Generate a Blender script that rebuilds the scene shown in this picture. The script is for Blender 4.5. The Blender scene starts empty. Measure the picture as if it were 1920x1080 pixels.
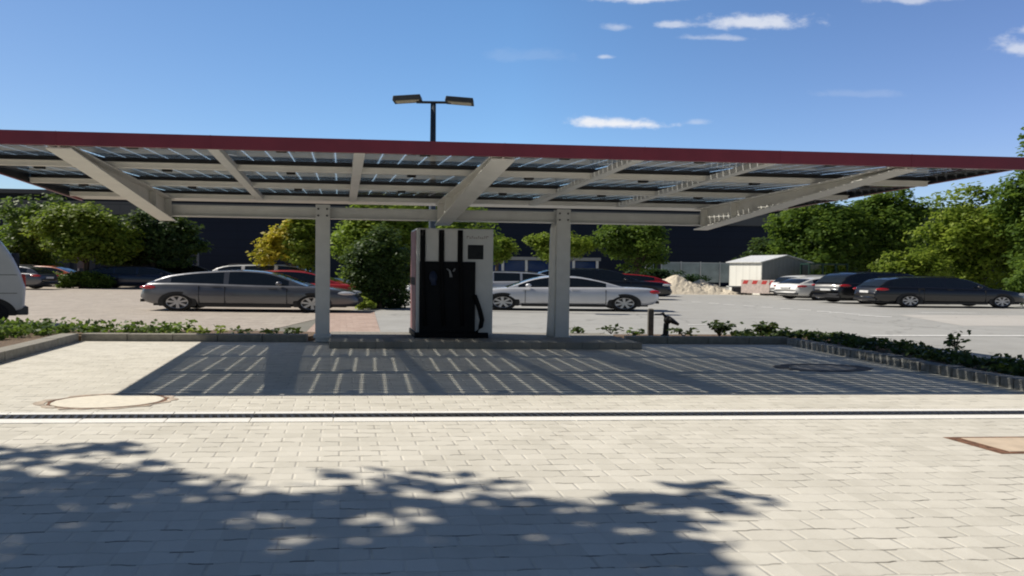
import bpy, math, random
import numpy as np
from mathutils import Vector, Matrix

random.seed(7)
RNG = np.random.default_rng(7)
sc = bpy.context.scene
COL = sc.collection
R = math.radians
W = 1.78            # everything in the photograph is this much wider than life

# ------------------------------------------------------------------ node / material helpers
class NT:
    def __init__(self, tree):
        self.t = tree
    def n(self, kind, **kw):
        nd = self.t.nodes.new(kind)
        for k, v in kw.items():
            setattr(nd, k, v)
        return nd
    def link(self, a, b):
        self.t.links.new(a, b)
    def put(self, sock, v):
        if v is None:
            return
        if hasattr(v, 'is_output'):
            self.t.links.new(v, sock)
        else:
            sock.default_value = v
    def m(self, op, a, b=None, c=None, clamp=False):
        nd = self.n('ShaderNodeMath', operation=op)
        nd.use_clamp = clamp
        self.put(nd.inputs[0], a); self.put(nd.inputs[1], b); self.put(nd.inputs[2], c)
        return nd.outputs[0]
    def mix(self, f, a, b, blend='MIX'):
        nd = self.n('ShaderNodeMix', data_type='RGBA', blend_type=blend)
        self.put(nd.inputs[0], f); self.put(nd.inputs[6], a); self.put(nd.inputs[7], b)
        return nd.outputs[2]
    def ramp(self, f, pts):
        nd = self.n('ShaderNodeValToRGB')
        el = nd.color_ramp.elements
        while len(el) < len(pts):
            el.new(0.5)
        for e, (p, c) in zip(el, pts):
            e.position = p
            e.color = c if len(c) == 4 else (*c, 1)
        self.put(nd.inputs[0], f)
        return nd.outputs[0]
    def noise(self, vec, scale, detail=3, rough=0.55):
        nd = self.n('ShaderNodeTexNoise')
        self.put(nd.inputs['Vector'], vec)
        nd.inputs['Scale'].default_value = scale
        nd.inputs['Detail'].default_value = detail
        nd.inputs['Roughness'].default_value = rough
        return nd.outputs[0]
    def smooth(self, v, a, b):
        nd = self.n('ShaderNodeMapRange', interpolation_type='SMOOTHSTEP')
        self.put(nd.inputs[0], v); self.put(nd.inputs[1], a); self.put(nd.inputs[2], b)
        return nd.outputs[0]

def rgba(c):
    return (*c, 1) if len(c) == 3 else c

MATS = {}
def mat(name, col, rough=0.6, metal=0.0, var=0.12, scale=6.0, bump=0.0, bscale=40.0, coat=0.0, spec=0.5, emit=None):
    if name in MATS:
        return MATS[name]
    m = bpy.data.materials.new(name)
    m.use_nodes = True
    t = NT(m.node_tree)
    b = m.node_tree.nodes['Principled BSDF']
    pos = t.n('ShaderNodeNewGeometry').outputs['Position']
    nz = t.noise(pos, scale, 4)
    lo = tuple(x * (1 - var) for x in col); hi = tuple(min(1, x * (1 + var)) for x in col)
    t.link(t.ramp(nz, [(0.3, lo), (0.7, hi)]), b.inputs['Base Color'])
    rr = t.m('MULTIPLY_ADD', nz, 0.15, max(0.02, rough - 0.075))
    t.link(rr, b.inputs['Roughness'])
    b.inputs['Metallic'].default_value = metal
    b.inputs['Coat Weight'].default_value = coat
    b.inputs['Coat Roughness'].default_value = 0.04
    b.inputs['Specular IOR Level'].default_value = spec
    if emit:
        b.inputs['Emission Color'].default_value = rgba(emit)
        b.inputs['Emission Strength'].default_value = 0.0
    if bump:
        bn = t.n('ShaderNodeBump'); bn.inputs['Strength'].default_value = bump; bn.inputs['Distance'].default_value = 0.02
        t.link(t.noise(pos, bscale, 4), bn.inputs['Height'])
        t.link(bn.outputs[0], b.inputs['Normal'])
    MATS[name] = m
    return m

def paint(name, col, metal=0.3):
    return mat(name, col, 0.35, metal, 0.05, 2.0, coat=0.8)

def leaf_mat(name, dark, mid, light, trans=0.42):
    m = bpy.data.materials.new(name); m.use_nodes = True
    t = NT(m.node_tree); nodes = m.node_tree.nodes
    nodes.remove(nodes['Principled BSDF'])
    out = nodes['Material Output']
    at = t.n('ShaderNodeAttribute', attribute_name='tint')
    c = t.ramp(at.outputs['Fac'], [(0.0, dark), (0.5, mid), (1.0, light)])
    d = t.n('ShaderNodeBsdfPrincipled'); t.link(c, d.inputs['Base Color']); d.inputs['Roughness'].default_value = 0.5
    d.inputs['Specular IOR Level'].default_value = 0.18
    tr = t.n('ShaderNodeBsdfTranslucent')
    t.link(t.mix(0.5, c, (0.27, 0.40, 0.04, 1), 'MIX'), tr.inputs['Color'])
    mx = t.n('ShaderNodeMixShader'); mx.inputs[0].default_value = trans
    t.link(d.outputs[0], mx.inputs[1]); t.link(tr.outputs[0], mx.inputs[2]); t.link(mx.outputs[0], out.inputs[0])
    return m

# ------------------------------------------------------------------ mesh helpers
class MB:
    def __init__(self):
        self.v = []; self.f = []; self.mi = []
    def add(self, vs, fs, mi=0, M=None):
        o = len(self.v)
        for p in vs:
            p = Vector(p)
            self.v.append(tuple(M @ p) if M else tuple(p))
        for f in fs:
            self.f.append(tuple(i + o for i in f)); self.mi.append(mi)
    def hexa(self, p, mi=0, M=None):
        self.add(p, [(0, 3, 2, 1), (4, 5, 6, 7), (0, 1, 5, 4), (1, 2, 6, 5), (2, 3, 7, 6), (3, 0, 4, 7)], mi, M)
    def box(self, c, s, mi=0, M=None):
        x, y, z = c; a, b, h = s[0] / 2, s[1] / 2, s[2] / 2
        self.hexa([(x - a, y - b, z - h), (x + a, y - b, z - h), (x + a, y + b, z - h), (x - a, y + b, z - h),
                   (x - a, y - b, z + h), (x + a, y - b, z + h), (x + a, y + b, z + h), (x - a, y + b, z + h)], mi, M)
    def poly(self, pts, mi=0, M=None):
        self.add(pts, [tuple(range(len(pts)))], mi, M)
    def prism(self, pts, d, mi=0, M=None):
        """closed polygon pts (3D) swept along d"""
        n = len(pts); d = Vector(d)
        vs = [Vector(p) for p in pts] + [Vector(p) + d for p in pts]
        fs = [tuple(range(n))[::-1], tuple(range(n, 2 * n))] + [(i, (i + 1) % n, n + (i + 1) % n, n + i) for i in range(n)]
        self.add(vs, fs, mi, M)
    def tube(self, pts, rad, n=8, mi=0, M=None, sx=1.0):
        pts = [Vector(p) for p in pts]
        if not hasattr(rad, '__len__'):
            rad = [rad] * len(pts)
        vs = []; k = len(pts)
        for i, p in enumerate(pts):
            d = (pts[min(i + 1, k - 1)] - pts[max(i - 1, 0)]).normalized()
            a = d.cross(Vector((0, 0, 1)) if abs(d.z) < 0.9 else Vector((1, 0, 0))).normalized(); b = d.cross(a)
            for j in range(n):
                t = 2 * math.pi * j / n
                o = (a * math.cos(t) + b * math.sin(t)) * rad[i]
                o.x *= sx
                vs.append(p + o)
        fs = [(i * n + j, i * n + (j + 1) % n, (i + 1) * n + (j + 1) % n, (i + 1) * n + j) for i in range(k - 1) for j in range(n)]
        fs += [tuple(range(n))[::-1], tuple(range((k - 1) * n, k * n))]
        self.add(vs, fs, mi, M)
    def lathe(self, prof, n=20, mi=0, M=None):
        """profile (r, h) about local Z"""
        vs = [(r * math.cos(2 * math.pi * j / n), r * math.sin(2 * math.pi * j / n), h) for r, h in prof for j in range(n)]
        k = len(prof)
        fs = [(i * n + j, i * n + (j + 1) % n, (i + 1) * n + (j + 1) % n, (i + 1) * n + j) for i in range(k - 1) for j in range(n)]
        self.add(vs, fs, mi, M)
    def ell(self, c, r, n=10, mi=0, M=None):
        vs = []; fs = []; k = n // 2 + 1
        for i in range(k + 1):
            th = math.pi * i / k
            for j in range(n):
                ph = 2 * math.pi * j / n
                vs.append((c[0] + r[0] * math.sin(th) * math.cos(ph), c[1] + r[1] * math.sin(th) * math.sin(ph), c[2] + r[2] * math.cos(th)))
        for i in range(k):
            for j in range(n):
                fs.append((i * n + j, (i + 1) * n + j, (i + 1) * n + (j + 1) % n, i * n + (j + 1) % n))
        self.add(vs, fs, mi, M)
    def build(self, name, mats, parent=None, smooth=False, bevel=0.0, seg=2):
        me = bpy.data.meshes.new(name)
        base = Vector((0, 0, 0))
        if parent is not None:
            q = parent
            while q is not None:
                base += q.location; q = q.parent
        vs = [tuple(Vector(p) - base) for p in self.v]
        me.from_pydata(vs, [], self.f); me.update()
        if not isinstance(mats, (list, tuple)):
            mats = [mats]
        for m in mats:
            me.materials.append(m)
        if len(mats) > 1:
            me.polygons.foreach_set('material_index', self.mi)
        if smooth:
            me.polygons.foreach_set('use_smooth', [True] * len(me.polygons))
        me.validate(); me.update()
        o = bpy.data.objects.new(name, me); COL.objects.link(o)
        if parent is not None:
            o.parent = parent
        if bevel:
            b = o.modifiers.new('edge', 'BEVEL'); b.width = bevel; b.segments = seg; b.limit_method = 'ANGLE'; b.angle_limit = R(35)
        return o

def tag(o, label=None, cat=None, group=None, kind=None):
    if label: o['label'] = label
    if cat: o['category'] = cat
    if group: o['group'] = group
    if kind: o['kind'] = kind
    return o

def thing(name, loc, label, cat, group=None):
    o = bpy.data.objects.new(name, None); o.empty_display_size = 0.3; COL.objects.link(o)
    o.location = Vector(loc)
    return tag(o, label, cat, group)

# ------------------------------------------------------------------ site axes: along the canopy (U) and toward the street (V)
U = Vector((1, 0.074, 0)); V = Vector((0.268, -1, 0)); ORI = Vector((-4.09, 13.83, 0))
def S(u, v, z=0.0):
    return ORI + U * u + V * v + Vector((0, 0, z))
def sbox(mb, u0, u1, v0, v1, z0, z1, mi=0):
    mb.hexa([S(u0, v1, z0), S(u1, v1, z0), S(u1, v0, z0), S(u0, v0, z0), S(u0, v1, z1), S(u1, v1, z1), S(u1, v0, z1), S(u0, v0, z1)], mi)

# ------------------------------------------------------------------ camera
cam = bpy.data.cameras.new('Camera'); cam.sensor_width = 36; cam.lens = 36 * 1200 / 1920
cam.clip_end = 3000; cam.clip_start = 0.05
co = bpy.data.objects.new('Camera', cam); COL.objects.link(co); sc.camera = co
p_ = math.atan(34 / 1200); a_ = math.atan(0.0125)
fwd = Vector((0, math.cos(p_), -math.sin(p_))); rt = Vector((1, 0, 0)); up = rt.cross(fwd)
rt2 = rt * math.cos(a_) + up * math.sin(a_); up2 = -rt * math.sin(a_) + up * math.cos(a_)
mw = Matrix.Identity(4)
for i in range(3):
    mw[i][0] = rt2[i]; mw[i][1] = up2[i]; mw[i][2] = -fwd[i]
mw.translation = Vector((0, 0, 1.6))
co.matrix_world = mw

# ------------------------------------------------------------------ light and sky
SUN = Vector((-0.967, 0.133, 1.0)).normalized()
sl = bpy.data.lights.new('sun', 'SUN'); sl.energy = 5.0; sl.angle = R(0.53); sl.color = (1.0, 0.93, 0.82)
so = bpy.data.objects.new('sun', sl); COL.objects.link(so)
so.rotation_euler = SUN.to_track_quat('Z', 'Y').to_euler(); so.location = (-40, 10, 50)

wd = bpy.data.worlds.new('World'); sc.world = wd; wd.use_nodes = True
wt = NT(wd.node_tree)
bg = wd.node_tree.nodes['Background']; bg.inputs['Strength'].default_value = 0.1
sky = wt.n('ShaderNodeTexSky', sky_type='NISHITA'); sky.sun_disc = False
sky.sun_elevation = math.asin(SUN.z); sky.sun_rotation = math.atan2(SUN.x, SUN.y)
sky.air_density = 1.0; sky.dust_density = 0.6; sky.ozone_density = 2.0
dirv = wt.n('ShaderNodeTexCoord').outputs['Generated']
sx = wt.n('ShaderNodeSeparateXYZ'); wt.link(dirv, sx.inputs[0])
dx, dy, dz = sx.outputs
deep = wt.ramp(dz, [(0.0, (1.0, 1.0, 1.0)), (0.18, (0.95, 1.0, 1.08)), (0.38, (0.84, 0.93, 1.03)), (0.60, (0.36, 0.385, 0.42)), (1.0, (0.42, 0.43, 0.46))])
skyc = wt.mix(1.0, sky.outputs[0], deep, 'MULTIPLY')
azt = wt.m('MULTIPLY_ADD', dx, 0.8, 0.5, clamp=True)
skyc = wt.mix(1.0, skyc, wt.ramp(azt, [(0.0, (0.44, 0.49, 0.54)), (0.5, (0.60, 0.74, 0.80)), (1.0, (0.60, 0.595, 0.695))]), 'MULTIPLY')
skyc = wt.mix(1.0, skyc, (2.0, 2.0, 2.0, 1), 'MULTIPLY')
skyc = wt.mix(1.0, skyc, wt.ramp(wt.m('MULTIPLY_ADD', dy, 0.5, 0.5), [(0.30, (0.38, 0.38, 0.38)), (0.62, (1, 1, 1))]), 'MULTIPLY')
# small fair-weather clouds, placed by direction
yy = wt.m('MAXIMUM', dy, 0.05)
ta = wt.m('DIVIDE', dx, yy); tb = wt.m('DIVIDE', dz, yy)
cn = wt.n('ShaderNodeCombineXYZ'); wt.link(wt.m('MULTIPLY', ta, 0.55), cn.inputs[0]); wt.link(tb, cn.inputs[1])
warp = wt.noise(cn.outputs[0], 26, 6, 0.62)
w2 = wt.noise(cn.outputs[0], 7, 3, 0.5)
tot = None
CLOUDS = [(1155, 234, 88, 13, 1.0), (1400, 50, 112, 19, .75), (1330, 76, 60, 8, .4), (1255, 52, 34, 9, .55), (1200, 4, 85, 13, .8), (1148, 56, 24, 10, .4),
          (1125, 111, 22, 7, .5), (1690, 6, 80, 13, .55), (1900, 96, 60, 20, .6), (1915, 62, 30, 14, .5), (1300, 232, 24, 7, .3), (1600, 180, 80, 9, .10), (1000, 110, 90, 14, .07)]
for px, py, rx, ry, st in CLOUDS:
    cx = (px - 960) / 1200; cy = (506 + (px - 960) * 0.0125 - py) / 1200
    qx = wt.m('DIVIDE', wt.m('SUBTRACT', ta, cx), rx / 1200)
    qy = wt.m('DIVIDE', wt.m('SUBTRACT', tb, cy), ry / 1200)
    # flat bases: squash the lower half
    qy = wt.m('MULTIPLY', qy, wt.m('ADD', 1.0, wt.m('MULTIPLY', wt.m('LESS_THAN', qy, 0.0), 0.6)))
    r2 = wt.m('SQRT', wt.m('ADD', wt.m('MULTIPLY', qx, qx), wt.m('MULTIPLY', qy, qy)))
    r3 = wt.m('ADD', r2, wt.m('MULTIPLY', wt.m('SUBTRACT', warp, 0.5), 3.4))
    f = wt.m('MULTIPLY', wt.m('SUBTRACT', 1.0, wt.smooth(r3, 0.15, 1.25)), st)
    tot = f if tot is None else wt.m('MAXIMUM', tot, f)
front = wt.smooth(dy, 0.1, 0.25)
tot = wt.m('MULTIPLY', tot, front)
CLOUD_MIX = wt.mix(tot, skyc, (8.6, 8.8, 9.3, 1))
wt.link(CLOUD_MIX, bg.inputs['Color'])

sc.view_settings.view_transform = 'Standard'; sc.view_settings.look = 'None'
sc.view_settings.exposure = 0; sc.view_settings.gamma = 1
sc.cycles.max_bounces = 8; sc.cycles.transparent_max_bounces = 16
sc.cycles.use_denoising = True
sc.cycles.filter_width = 2.0
sc.cycles.caustics_reflective = False; sc.cycles.caustics_refractive = False
sc.cycles.sample_clamp_indirect = 6

# ------------------------------------------------------------------ ground materials
def paver_mat(name, cw, ch, base_lo, base_hi, joint, step=0.006, jw=0.012, dark=0.6, bump=1.0, shear=True, blotch=0.16, tone=None):
    m = bpy.data.materials.new(name); m.use_nodes = True
    t = NT(m.node_tree); b = m.node_tree.nodes['Principled BSDF']
    pos = t.n('ShaderNodeNewGeometry').outputs['Position']
    s = t.n('ShaderNodeSeparateXYZ'); t.link(pos, s.inputs[0])
    x, y = s.outputs[0], s.outputs[1]
    if shear:
        u = t.m('DIVIDE', t.m('MULTIPLY_ADD', y, 0.268, x), 1.0198)
        w = t.m('DIVIDE', t.m('MULTIPLY_ADD', x, -0.074, y), 1.0198)
    else:
        u, w = x, y
    n_ = t.m('ROUND', t.m('DIVIDE', w, ch))
    sg = t.m('SUBTRACT', 1.0, t.m('MULTIPLY', t.m('FLOORED_MODULO', n_, 2.0), 2.0))
    cs = t.m('COSINE', t.m('MULTIPLY', u, 2 * math.pi / cw))
    cl = t.m('MAXIMUM', t.m('MINIMUM', t.m('MULTIPLY', cs, 3.0), 1.0), -1.0)
    d = t.m('MULTIPLY', t.m('MULTIPLY', cl, sg), step)
    hd = t.m('ABSOLUTE', t.m('SUBTRACT', w, t.m('ADD', t.m('MULTIPLY', n_, ch), d)))
    wd_ = t.m('SUBTRACT', w, d)
    course = t.m('FLOOR', t.m('DIVIDE', wd_, ch))
    off = t.m('MULTIPLY', t.m('FLOORED_MODULO', course, 2.0), cw * 0.5)
    uu = t.m('DIVIDE', t.m('ADD', u, off), cw)
    fu = t.m('SUBTRACT', uu, t.m('ROUND', uu))
    vd = t.m('MULTIPLY', t.m('ABSOLUTE', fu), cw)
    brick = t.n('ShaderNodeCombineXYZ'); t.link(t.m('ROUND', uu), brick.inputs[0]); t.link(course, brick.inputs[1])
    wn = t.n('ShaderNodeTexWhiteNoise', noise_dimensions='2D'); t.link(brick.outputs[0], wn.inputs['Vector'])
    big = t.noise(pos, 0.55, 4); fine = t.noise(pos, 55, 4, 0.7); mid = t.noise(pos, 7, 4)
    hj = t.m('SUBTRACT', 1.0, t.smooth(hd, jw * 0.35, jw))
    vj = t.m('SUBTRACT', 1.0, t.smooth(vd, jw * 0.6, jw * 1.5))
    # joints are sanded: dark only here and there
    bj = t.n('ShaderNodeCombineXYZ'); t.link(t.m('FLOOR', t.m('MULTIPLY', u, 2.6 / cw)), bj.inputs[0]); t.link(n_, bj.inputs[1])
    wj = t.n('ShaderNodeTexWhiteNoise', noise_dimensions='2D'); t.link(bj.outputs[0], wj.inputs['Vector'])
    patch = t.m('MULTIPLY', t.smooth(wj.outputs[0], 0.5, 0.85), t.smooth(t.noise(pos, 5, 3, 0.6), 0.35, 0.55))
    hjd = t.m('MULTIPLY', hj, t.m('MULTIPLY_ADD', patch, dark + 0.25, 0.10))
    vjd = t.m('MULTIPLY', vj, t.m('MULTIPLY_ADD', patch, dark * 0.3, 0.05))
    f = t.m('ADD', t.m('MULTIPLY', wn.outputs[0], 0.36), t.m('MULTIPLY', big, 0.34))
    f = t.m('ADD', f, t.m('MULTIPLY', mid, 0.30))
    c = t.ramp(f, [(0.25, base_lo), (0.75, base_hi)])
    c = t.mix(t.m('MULTIPLY', t.smooth(fine, 0.52, 0.75), 0.22), c, (base_lo[0] * .55, base_lo[1] * .55, base_lo[2] * .5, 1))
    c = t.mix(t.m('MULTIPLY', t.smooth(t.noise(pos, 1.3, 5, 0.65), 0.5, 0.72), blotch), c, (base_lo[0] * .5, base_lo[1] * .48, base_lo[2] * .42, 1))
    c = t.mix(hjd, c, rgba(joint)); c = t.mix(vjd, c, rgba(joint))
    t.link(c, b.inputs['Base Color'])
    b.inputs['Roughness'].default_value = 0.9; b.inputs['Specular IOR Level'].default_value = 0.2
    hh = t.m('SUBTRACT', 1.0, t.m('MAXIMUM', t.m('SUBTRACT', 1.0, t.smooth(hd, 0.0, jw * 1.3)), t.m('SUBTRACT', 1.0, t.smooth(vd, 0.0, jw * 1.8))))
    hh = t.m('ADD', hh, t.m('MULTIPLY', fine, 0.15))
    bn = t.n('ShaderNodeBump'); bn.inputs['Strength'].default_value = bump; bn.inputs['Distance'].default_value = 0.006
    t.link(hh, bn.inputs['Height']); t.link(bn.outputs[0], b.inputs['Normal'])
    return m

def asphalt_mat(name, lo, hi, speck=0.3):
    m = bpy.data.materials.new(name); m.use_nodes = True
    t = NT(m.node_tree); b = m.node_tree.nodes['Principled BSDF']
    pos = t.n('ShaderNodeNewGeometry').outputs['Position']
    big = t.noise(pos, 0.12, 5, 0.6); fine = t.noise(pos, 30, 3, 0.7); mid = t.noise(pos, 1.1, 4, 0.6)
    c = t.ramp(t.m('ADD', t.m('MULTIPLY', big, 0.6), t.m('MULTIPLY', mid, 0.4)), [(0.35, lo), (0.65, hi)])
    c = t.mix(t.m('MULTIPLY', t.smooth(fine, 0.5, 0.7), speck), c, (lo[0] * .6, lo[1] * .6, lo[2] * .6, 1))
    # tar-filled cracks
    vo = t.n('ShaderNodeTexVoronoi', feature='DISTANCE_TO_EDGE'); vo.inputs['Scale'].default_value = 0.16
    wv = t.n('ShaderNodeVectorMath', operation='ADD'); t.link(pos, wv.inputs[0])
    nzc = t.n('ShaderNodeTexNoise'); nzc.inputs['Scale'].default_value = 0.9; t.link(pos, nzc.inputs['Vector'])
    sc_ = t.n('ShaderNodeVectorMath', operation='SCALE'); t.link(nzc.outputs[1], sc_.inputs[0]); sc_.inputs[3].default_value = 1.2
    t.link(sc_.outputs[0], wv.inputs[1]); t.link(wv.outputs[0], vo.inputs['Vector'])
    ck = t.m('MULTIPLY', t.m('SUBTRACT', 1.0, t.smooth(vo.outputs[0], 0.002, 0.009)), 0.35)
    c = t.mix(ck, c, (lo[0] * .4, lo[1] * .4, lo[2] * .4, 1))
    t.link(c, b.inputs['Base Color']); b.inputs['Roughness'].default_value = 0.92; b.inputs['Specular IOR Level'].default_value = 0.2
    bn = t.n('ShaderNodeBump'); bn.inputs['Strength'].default_value = 0.4; bn.inputs['Distance'].default_value = 0.01
    t.link(fine, bn.inputs['Height']); t.link(bn.outputs[0], b.inputs['Normal'])
    return m

M_PAVE = paver_mat('forecourt_pavers', 0.345, 0.150, (0.60, 0.57, 0.49), (0.73, 0.695, 0.605), (0.14, 0.125, 0.105), step=0.005, jw=0.0095, bump=0.7)
M_LOT = paver_mat('lot_pavers', 0.36, 0.20, (0.40, 0.35, 0.30), (0.51, 0.455, 0.39), (0.14, 0.12, 0.10), step=0.0, jw=0.018, dark=0.5, bump=0.6, blotch=0.16)
M_RED = paver_mat('red_pavers', 0.36, 0.20, (0.42, 0.31, 0.26), (0.54, 0.42, 0.35), (0.15, 0.10, 0.08), step=0.0, jw=0.018, dark=0.5, bump=0.6)
M_ROAD = asphalt_mat('road_asphalt', (0.355, 0.35, 0.33), (0.45, 0.445, 0.42))
M_GND = asphalt_mat('ground_earth', (0.20, 0.19, 0.16), (0.28, 0.27, 0.23))
M_PLATE = asphalt_mat('concrete_apron', (0.48, 0.455, 0.42), (0.56, 0.535, 0.49), 0.15)
M_SOIL = mat('soil', (0.16, 0.11, 0.07), 0.95, var=0.45, scale=14, bump=0.8, bscale=30)
M_KERB = mat('kerb_concrete', (0.30, 0.28, 0.235), 0.9, var=0.18, scale=9, bump=0.4, bscale=60)
M_GRAN = mat('kerb_granite', (0.22, 0.215, 0.20), 0.9, var=0.35, scale=11, bump=0.5, bscale=50)
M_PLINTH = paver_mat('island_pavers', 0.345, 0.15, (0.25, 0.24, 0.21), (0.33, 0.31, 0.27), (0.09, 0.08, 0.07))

# ------------------------------------------------------------------ ground sheets
def sheet(name, pts, z, m, label=None):
    b = MB(); b.poly([(p[0], p[1], z) for p in pts])
    o = b.build(name, m); tag(o, label, kind='structure'); return o
def P2(u, v):
    p = S(u, v); return (p.x, p.y)

sheet('ground', [(-700, -60), (700, -60), (700, 900), (-700, 900)], -0.016, M_GND)
road = sheet('road', [(-4.6, 15.0), (-6.5, 26), (-12, 47), (-30, 61), (95, 74), (95, 6), (7.5, 9.0), (6.9, 15.9)], -0.012, M_ROAD)
sheet('parking_lot_paving', [(-70, 9.5), (-6.2, 14.5), (-6.0, 24), (-9, 47), (-30, 60), (-90, 55)], -0.008, M_LOT)
sheet('footpath', [P2(0.30, -0.95), (-3.05, 15.02), (-5.2, 24.1), (-6.9, 24.0), (-4.9, 15.0)], -0.004, M_RED)
sheet('forecourt_paving', [(-14, -8), (16, -8), (9.2, 3.0), (6.2, 14.3), (-9.1, 13.3), (-6.2, 3.0), (-14, 2.5)], 0.0, M_PAVE)
# paler concrete apron on the right of the road
sheet('concrete_apron', [(15.5, 25.6), (27, 27.0), (30, 22.5), (14.4, 20.4)], -0.008, M_PLATE)
mk = MB()
M_WHITE = mat('road_paint', (0.72, 0.71, 0.67), 0.7, var=0.2, scale=8)
def G2(px, py):
    # ground point under a given image pixel, cast from the camera
    h = 506 + 0.0125 * (px - 960); y = 1.6 * 1200 / (py - h); return ((px - 960) / 1200 * y, y)
DASH = [(8.93, 36.7), (9.35, 35.4), (9.83, 34.3), (10.46, 33.3), (10.8, 32.0), (11.43, 31.0), (11.9, 30.0), (12.35, 28.9), (12.83, 28.2), (13.2, 27.2), (13.4, 26.5), (13.6, 25.7), (13.75, 24.9), (14.1, 24.4)]
for x0, y0 in DASH:
    mk.poly([(x0 - .28, y0 - .10, -0.002), (x0 + .14, y0 - .45, -0.002), (x0 + .36, y0 - .10, -0.002), (x0 - .06, y0 + .30, -0.002)])
mk.poly([(17.2, 27.2, -0.002), (19.9, 27.5, -0.002), (20.0, 27.2, -0.002), (17.3, 26.9, -0.002)])
mk.poly([(5.4, 19.6, -0.002), (6.3, 19.7, -0.002), (6.3, 19.5, -0.002), (5.4, 19.4, -0.002)])
mk.poly([(9.4, 16.9, -0.002), (40, 20.2, -0.002), (40, 19.8, -0.002), (9.4, 16.6, -0.002)])
mk.build('road_marking', M_WHITE, road)

# ------------------------------------------------------------------ kerbs and beds
def kerb_run(name, p0, p1, n, width, z1, m, label, gap=0.012, tilt=0.0, z0=-0.05):
    p0 = Vector((*p0, 0)); p1 = Vector((*p1, 0)); d = p1 - p0; L = d.length; d.normalize(); nn = Vector((-d.y, d.x, 0)) * width
    b = MB(); rr = random.Random(name + str(n))
    for i in range(n):
        a = p0 + d * (L * i / n + gap / 2); c = p0 + d * (L * (i + 1) / n - gap / 2)
        h = z1 + rr.uniform(-tilt, tilt); sh = nn.normalized() * rr.uniform(-tilt, tilt)
        q = [a + sh, c + sh, c + nn + sh, a + nn + sh]
        b.hexa([v + Vector((0, 0, z0)) for v in q] + [v + Vector((0, 0, h)) for v in q])
    o = b.build(name, m, bevel=0.012); tag(o, label, kind='structure'); return o

kerb_run('kerb', (-9.02, 13.37), (-4.42, 13.76), 5, 0.20, 0.15, M_KERB, 'long concrete kerb stones behind the bay, left of the canopy column', tilt=0.003)
kerb_run('kerb', (-7.0, 6.4), (-8.98, 13.30), 7, -0.001 - 0.33, 0.135, M_KERB, 'concrete kerb running toward the street at the left of the bay', tilt=0.003) if False else None
kerb_run('kerb', (-9.02, 13.32), (-7.30, 6.6), 7, -0.33, 0.165, M_KERB, 'concrete kerb running toward the street at the left of the bay', tilt=0.003)
kerb_run('kerb', (2.55, 14.22), (6.32, 14.50), 4, 0.20, 0.15, M_KERB, 'shaded concrete kerb stones behind the bay, right of the canopy column', tilt=0.003)
kerb_run('kerb', (7.25, 8.2), (6.16, 14.30), 30, -0.28, 0.15, M_GRAN, 'row of small granite block kerb stones at the right of the bay', gap=0.016, tilt=0.012)
kerb_run('kerb', (8.6, 3.6), (7.27, 8.12), 24, -0.28, 0.15, M_GRAN, 'row of small granite block kerb stones at the right of the bay', gap=0.016, tilt=0.012) 

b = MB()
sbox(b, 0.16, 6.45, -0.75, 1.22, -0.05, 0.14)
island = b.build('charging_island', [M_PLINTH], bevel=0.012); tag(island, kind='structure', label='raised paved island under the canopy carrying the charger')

def bed(name, pts, z, label):
    b = MB(); b.prism([(p[0], p[1], -0.03) for p in pts], (0, 0, z + 0.03)); o = b.build(name, M_SOIL); tag(o, label, kind='structure'); return o
bed('planting_bed', [(-9.03, 13.6), (-4.44, 13.97), (-4.2, 14.9), (-6.5, 15.1), (-12.0, 14.6), (-14.5, 12.2), (-11.6, 9.2), (-9.3, 6.6), (-7.65, 6.6), (-9.35, 13.2)], 0.09, 'soil bed behind the left kerbs')
bed('planting_bed', [(2.6, 14.45), (6.4, 14.72), (7.7, 8.4), (9.1, 3.6), (11, 3.6), (9.4, 9.0), (8.0, 16.3), (2.5, 15.7)], 0.05, 'soil bed behind the right kerbs')

# ------------------------------------------------------------------ drainage channel
dr = thing('drain_channel', S(0.5, 7.4, 0), 'long linear drain with a dark grating between pale concrete edges across the forecourt', 'drain')
M_PALE = mat('pale_concrete', (0.86, 0.84, 0.78), 0.85, var=0.05, scale=20, bump=0.2, bscale=80)
M_IRON = mat('cast_iron', (0.07, 0.07, 0.075), 0.5, 0.6, var=0.3, scale=30)
M_DARK = mat('dark_void', (0.008, 0.008, 0.009), 0.9, var=0.1)
D0 = 6.80  # v of the back edge
def dline(v0, v1, z0, z1, name, m):
    b = MB(); n = 26
    for i in range(n):
        u0 = -9.0 + 22 * i / n; u1 = -9.0 + 22 * (i + 1) / n
        sbox(b, u0 + 0.006, u1 - 0.006, v0, v1, z0, z1)
    return b.build(name, m, dr)
dline(6.77, 6.785, -0.02, 0.0035, 'edge_joint', M_IRON)
dline(6.79, 6.89, -0.02, 0.007, 'concrete_edge', M_PALE)
dline(7.09, 7.26, -0.02, 0.007, 'concrete_edge', M_PALE)
b = MB(); sbox(b, -9, 13, 6.89, 7.09, -0.06, 0.0015); b.build('channel', M_DARK, dr)
b = MB()
for k in range(int(22 / 0.085)):
    u = -9 + k * 0.085
    p = [S(u, 6.895, 0.003), S(u + .036, 6.895, 0.003), S(u + .075, 7.085, 0.003), S(u + .039, 7.085, 0.003)]
    b.prism(p, (0, 0, 0.005))
sbox(b, -9, 13, 6.983, 6.997, 0.002, 0.0095)
b.build('grating', M_IRON, dr)

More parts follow.
